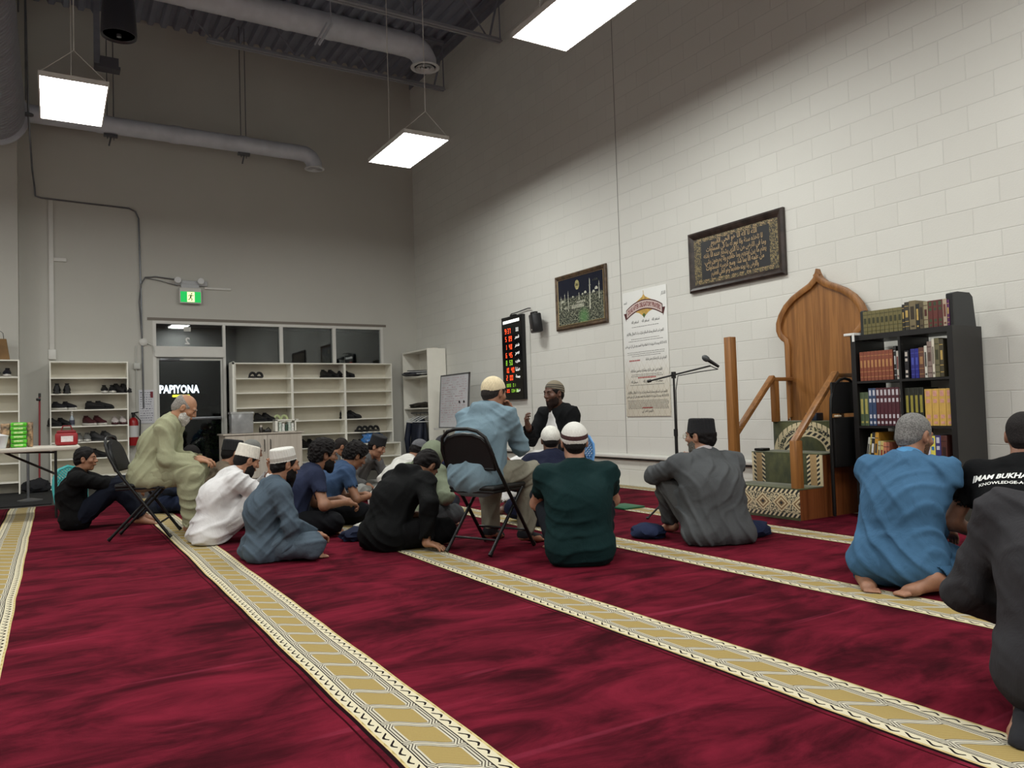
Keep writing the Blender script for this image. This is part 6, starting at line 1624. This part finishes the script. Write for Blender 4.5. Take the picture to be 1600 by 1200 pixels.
person('man in a grey knitted cap, mostly hidden behind the black-capped man', (1.47, 8.05), (1, .0), .92, 'cross', lean=(14, 32), neck=18, hp=18, skin_rgb=(140, 100, 78), shirt=(70, 70, 72), trousers=(40, 40, 44), cap=('dome', (116, 116, 112), None), h_cloth=.012, h_body=.0075)
person('bearded man in a blue-grey kurta and patterned white cap, sitting cross-legged in front', (1.24, 5.39), (.98, -.02), .88, 'cross', lean=(-4, 26), neck=14, hp=8, hy=6,
       hands={-1: (-.05, .36, .16, .5, .6, -.1), 1: (.16, .34, .17, -.3, .8, -.2)}, skin_rgb=(156, 112, 86), shirt=(74, 87, 99), shirt_kind='kurta', trousers=(80, 93, 105), tr_fat=.035, skirt=.55,
       hair='medium', beard='long', cap=('flat', (222, 220, 214), (170, 164, 156)), cap_tilt=-16, fold=.008, sleeve=.97, h_cloth=.008)
person('curly haired bearded man in a navy T-shirt and glasses', (1.66, 6.33), (.99, -.06), .97, 'cross', lean=(8, 44), neck=14, hp=6, hands={-1: (-.02, .42, .27, .5, .7, -.1), 1: (.20, .42, .26, -.2, .9, -.3)},
       skin_rgb=(140, 98, 74), shirt=(38, 44, 66), shirt_kind='tee', trousers=(14, 15, 19), hair='curly', beard='medium', glasses='dark', fat=1.05, curl=.9, tr_fat=.025)
person('curly haired youth in a blue T-shirt with bowed head', (2.06, 6.76), (1, .0), .93, 'cross', lean=(10, 44), neck=22, hp=30, hands={-1: (.0, .42, .25, .3, .9, -.1), 1: (.12, .42, .24, -.1, .9, -.1)},
       skin_rgb=(142, 98, 72), shirt=(58, 78, 108), shirt_kind='tee', trousers=(16, 17, 21), hair='curly', tr_fat=.025)
person('short haired man in the back, behind the two men in blue shirts', (2.71, 9.11), (1, -.1), .9, 'cross', lean=(14, 42), neck=18, hp=20, skin_rgb=(146, 100, 74), shirt=(84, 90, 96), trousers=(60, 60, 64), hair='buzz', beard='stubble', hair_rgb=(40, 34, 32), h_cloth=.012, h_body=.0075)
person('person in a tall black cap and grey clothes resting the face on one hand', (2.96, 8.58), (.75, -.75), .93, 'cross', lean=(16, 44), neck=16, hp=24, hands={-1: (-.03, .33, .52, .1, -.1, 1), 1: (.18, .30, .18)}, palm={-1: (0, -1, 0)},
       skin_rgb=(158, 116, 92), shirt=(96, 96, 96), trousers=(134, 134, 130), tr_fat=.03, hair='long', cap=('tall', (24, 24, 28), None), cap_tilt=-4, h_cloth=.011, h_body=.0075)
person('man in a white shirt and grey cap with bowed head, behind the sage green hood', (2.87, 7.31), (1, .1), .95, 'cross', lean=(30, 44), neck=18, hp=38, skin_rgb=(140, 98, 74), shirt=(206, 204, 198), trousers=(70, 72, 78), hair='medium', cap=('dome', (92, 92, 96), None), h_cloth=.01, h_body=.0075)
person('person in a sage green hoodie with the hood up', (2.52, 5.98), (.9, .35), .95, 'cross', lean=(20, 44), neck=20, hp=30, skin_rgb=(140, 98, 74), shirt=(118, 126, 106), shirt_kind='hoodie', trousers=(70, 72, 74), hood='up', hair='short', h_cloth=.009)
person('man in a dark cap, glasses and navy top, half hidden by the hooded person', (2.98, 6.85), (.95, -.1), .95, 'cross', lean=(16, 40), neck=18, hp=26, skin_rgb=(152, 106, 80), shirt=(34, 40, 66), trousers=(40, 42, 50), cap=('dome', (46, 46, 50), None), glasses='light', beard='short', h_cloth=.01, h_body=.0075)
person('person in a black jacket bending far forward, one hand on the carpet', (2.04, 5.21), (.93, .3), .98, 'cross', lean=(20, 48), neck=30, hp=52, hands={-1: (-.04, .34, .2), 1: (.34, .08, .06, .7, .3, -.15)}, palm={1: (0, 0, -1)},
       skin_rgb=(160, 116, 90), shirt=(9, 10, 11), shirt_kind='hoodie', trousers=(9, 9, 11), hair='medium', fat=1.0, hood='down', curl=.35, tr_fat=.03, poles={1: (.8, -.5, .2)})
person('man in a light blue hoodie and cream cap on a chair, hand at chin', (2.52, 4.70), F2, .94, 'chair', lean=(10, 26), neck=16, hp=14, hy=-6,
       hands={-1: (-.12, .40, .66, .3, 1, -.2), 1: (.07, .36, .98, -.3, -.1, 1)}, palm={1: (-.3, -.9, 0)}, poles={1: (.25, .2, -1), -1: (-.6, -.5, -.6)}, skin_rgb=(150, 104, 80), shirt=(114, 136, 148), shirt_kind='hoodie',
       trousers=(132, 128, 114), tr_fat=.035, hair='short', hair_rgb=(50, 44, 42), beard='stubble', cap=('dome', (222, 206, 172), None), cap_tilt=-10, hood='down', feet='sock', fat=1.12, collar=(52, 54, 56), h_cloth=.008, curl=.9, fold=.008, sh_w=1.02,
       legs={-1: ((-.19, .43, .53), (-.17, .36, .09)), 1: ((.19, .43, .53), (.17, .36, .09))})
person('bearded speaker with raised hand, black hoodie over white robe, by the block wall', (4.25, 6.15), (-.98, -.20), 1.0, 'chair', pz=.47, lean=(4, 10), neck=10, hp=6, hy=-4,
       hands={1: (.06, .40, .80, -.1, .45, .8), -1: (-.12, .34, .55, .3, 1, -.2)}, palm={1: (-.5, -.3, .2)}, poles={1: (.5, .1, -1), -1: (-.7, -.5, -.6)}, skin_rgb=(92, 60, 46), shirt=(15, 16, 18), shirt_kind='hoodie', inner=(214, 212, 210),
       trousers=(212, 210, 208), tr_fat=.05, hair='short', beard='long', beard_rgb=(40, 26, 22), cap=('dome', (128, 118, 100), ('zig', (36, 32, 34))), cap_tilt=-14, hood='down', curl=.8, h_cloth=.008,
       legs={-1: ((-.16, .44, .42), (-.15, .62, .09)), 1: ((.16, .44, .42), (.15, .60, .09))})
person('man in a navy jacket and plain white cap, partly behind the dark green T-shirt', (3.57, 5.32), (.5, .86), .98, 'cross', lean=(14, 30), neck=8, hp=6, skin_rgb=(100, 70, 54), shirt=(24, 28, 48), shirt_kind='hoodie', trousers=(30, 34, 56), hair='short', cap=('dome', (222, 220, 212), None), cap_tilt=-14,
       hands={-1: (-.30, .26, .30), 1: (.2, .3, .25)}, fat=1.05, tr_fat=.03, face=False)
person('man in a dark green T-shirt and white cap with a maroon band', (2.79, 3.89), (.50, .86), 1.01, 'hug', lean=(2, 22), neck=6, hp=0, skin_rgb=(170, 126, 104), shirt=(15, 40, 41), shirt_kind='tee', trousers=(28, 32, 38), tr_fat=.02,
       hair='short', cap=('dome', (224, 222, 216), (66, 36, 38)), cap_tilt=-14, fat=1.13, h_cloth=.007, legs={-1: ((-.20, .34, .38), (-.14, .44, .075)), 1: ((.20, .34, .38), (.14, .44, .075))}, hands={-1: (-.03, .44, .32), 1: (.05, .46, .32)}, poles={-1: (-1, -.2, -.35), 1: (1, -.2, -.35)}, sh_w=1.1, fold=.0045, face=False)
person('man in a grey kurta, black cap and glasses sitting in front of the pulpit', (3.95, 3.88), (.40, .92), 1.02, 'hug', lean=(8, 30), neck=8, hp=2, hy=40, skin_rgb=(164, 120, 96), shirt=(78, 80, 82), shirt_kind='kurta', trousers=(74, 74, 74), tr_fat=.035, skirt=.5,
       hair='medium', beard='long', beard_rgb=(110, 104, 96), cap=('soft', (22, 22, 26), None), cap_tilt=-4, glasses='light', fat=1.18, h_cloth=.007, collar=(176, 168, 170), fold=.008, hands={-1: (-.06, .46, .50, .2, .4, .5), 1: (.02, .50, .48, -.3, .5, .3)},
       legs={-1: ((-.20, .40, .42), (-.16, .46, .075)), 1: ((.14, .40, .42), (.12, .50, .075))}, poles={-1: (-1, -.1, -.3), 1: (1, -.1, -.3)}, sh_w=1.08)
person('grey haired man in a bright blue shirt kneeling barefoot before the bookcase', (3.71, 2.38), (.98, .20), 1.0, 'kneel', pz=.165, lean=(14, 28), neck=14, hp=14, hy=-18, skin_rgb=(150, 106, 82), shirt=(64, 100, 132), shirt_kind='kurta', trousers=(56, 90, 120), tr_fat=.03, skirt=.35,
       hair='buzz', hair_rgb=(128, 126, 124), beard='medium', beard_rgb=(96, 70, 54), fat=1.06, h_cloth=.0065, h_body=.0055, collar=(80, 134, 178), fold=.0075, hands={-1: (-.12, .30, .28), 1: (.12, .30, .26)}, sh_w=1.0,
       poles={-1: (.3, .3, -1), 1: (-.2, .3, -1)}, legs={-1: ((-.14, .34, .075), (-.14, -.10, .06), (-.03, -.26, .035)), 1: ((.16, .34, .075), (.20, -.12, .085), (.06, -.27, .04))})
def back_text(root, J):
    fw, up, rt = J['fw'], J['up'], J['rt']; cen = J['C']*.52+J['N']*.48
    dg = bpy.context.evaluated_depsgraph_get()
    sh_ = [c for c in root.children if c.name.startswith('t_shirt')][0]
    from mathutils.bvhtree import BVHTree
    bv = BVHTree.FromPolygons([v.co for v in sh_.data.vertices], [tuple(p.vertices) for p in sh_.data.polygons])
    def place(u, v):
        p = Vector(cen+rt*u+up*v-fw*.5); hit = bv.ray_cast(p, Vector(fw))
        return (hit[0]-Vector(fw)*.0035) if hit[0] else Vector(cen+rt*u+up*v-fw*.15)
    b = MB()
    add_text(b, 'IMAM BUKHARI C', place, -.045, .0, width=.31, height=.036, bold=.035, warp=lambda u, v: (u+v*.15, v))
    add_text(b, 'KNOWLEDGE-ACTION', place, -.03, -.045, width=.275, height=.018, bold=.02)
    b.build('back_print', mat('shirt_print_white', (236, 236, 232), .6, emit=None), None, fix=False).parent = root
person('man in a black T-shirt with white lettering across the back at the right edge', (3.94, 1.91), (.955, .30), 1.0, 'kneel', pz=.165, lean=(16, 32), neck=8, hp=6, skin_rgb=(150, 106, 84), shirt=(11, 12, 14), shirt_kind='tee', trousers=(24, 26, 32), hair='buzz', hair_rgb=(36, 32, 32), fat=1.12, h_cloth=.007, sh_w=1.1,
       fold=.003, extra=back_text, face=False)
person('person in a charcoal top, nearest at the right edge, head out of the photo', (2.50, 1.07), (.95, .30), 1.0, 'kneel', pz=.17, lean=(10, 26), neck=10, hp=10, skin_rgb=(150, 106, 84), shirt=(52, 51, 54), shirt_kind='long', trousers=(22, 22, 26), fat=1.12, h_cloth=.0065, sh_w=1.1, fold=.006, feet='sock', poles={-1: (-.35, .1, -1), 1: (.35, .1, -1)}, face=False)

# small things on the carpet
tag(lump('folded_jacket', (4.18, 3.90, .062), (.30, .13, .075), cloth('navy_fleece', (32, 40, 66)), seed=12, amp=.22), 'folded navy jacket under and right of the man in the grey kurta', 'jacket')
tag(lump('navy_cloth', (3.74, 4.35, .05), (.12, .13, .06), cloth('navy_fleece', (32, 40, 66)), seed=17, amp=.2), 'navy cloth at the feet of the man in the grey kurta', 'cloth')
tag(lump('navy_bag', (2.02, 5.72, .05), (.14, .09, .06), cloth('navy_fleece2', (28, 34, 54)), seed=21, amp=.25), 'small navy bag on the carpet beside the person in the black jacket', 'bag')
tag(lump('striped_sock', (2.12, 5.86, .09), (.09, .05, .035), mat('sock_white', (196, 194, 186), .9, var=.3, vscale=60), seed=25, amp=.15), 'white striped sock on top of the small navy bag', 'sock')
tag(MB().rbox(4.55, 4.80, 5.62, 5.92, FL+.001, FL+.018, .004).build('green_folder', mat('folder_green', (40, 96, 66), .6)), 'green folder on the carpet beyond the man in the grey kurta', 'folder')
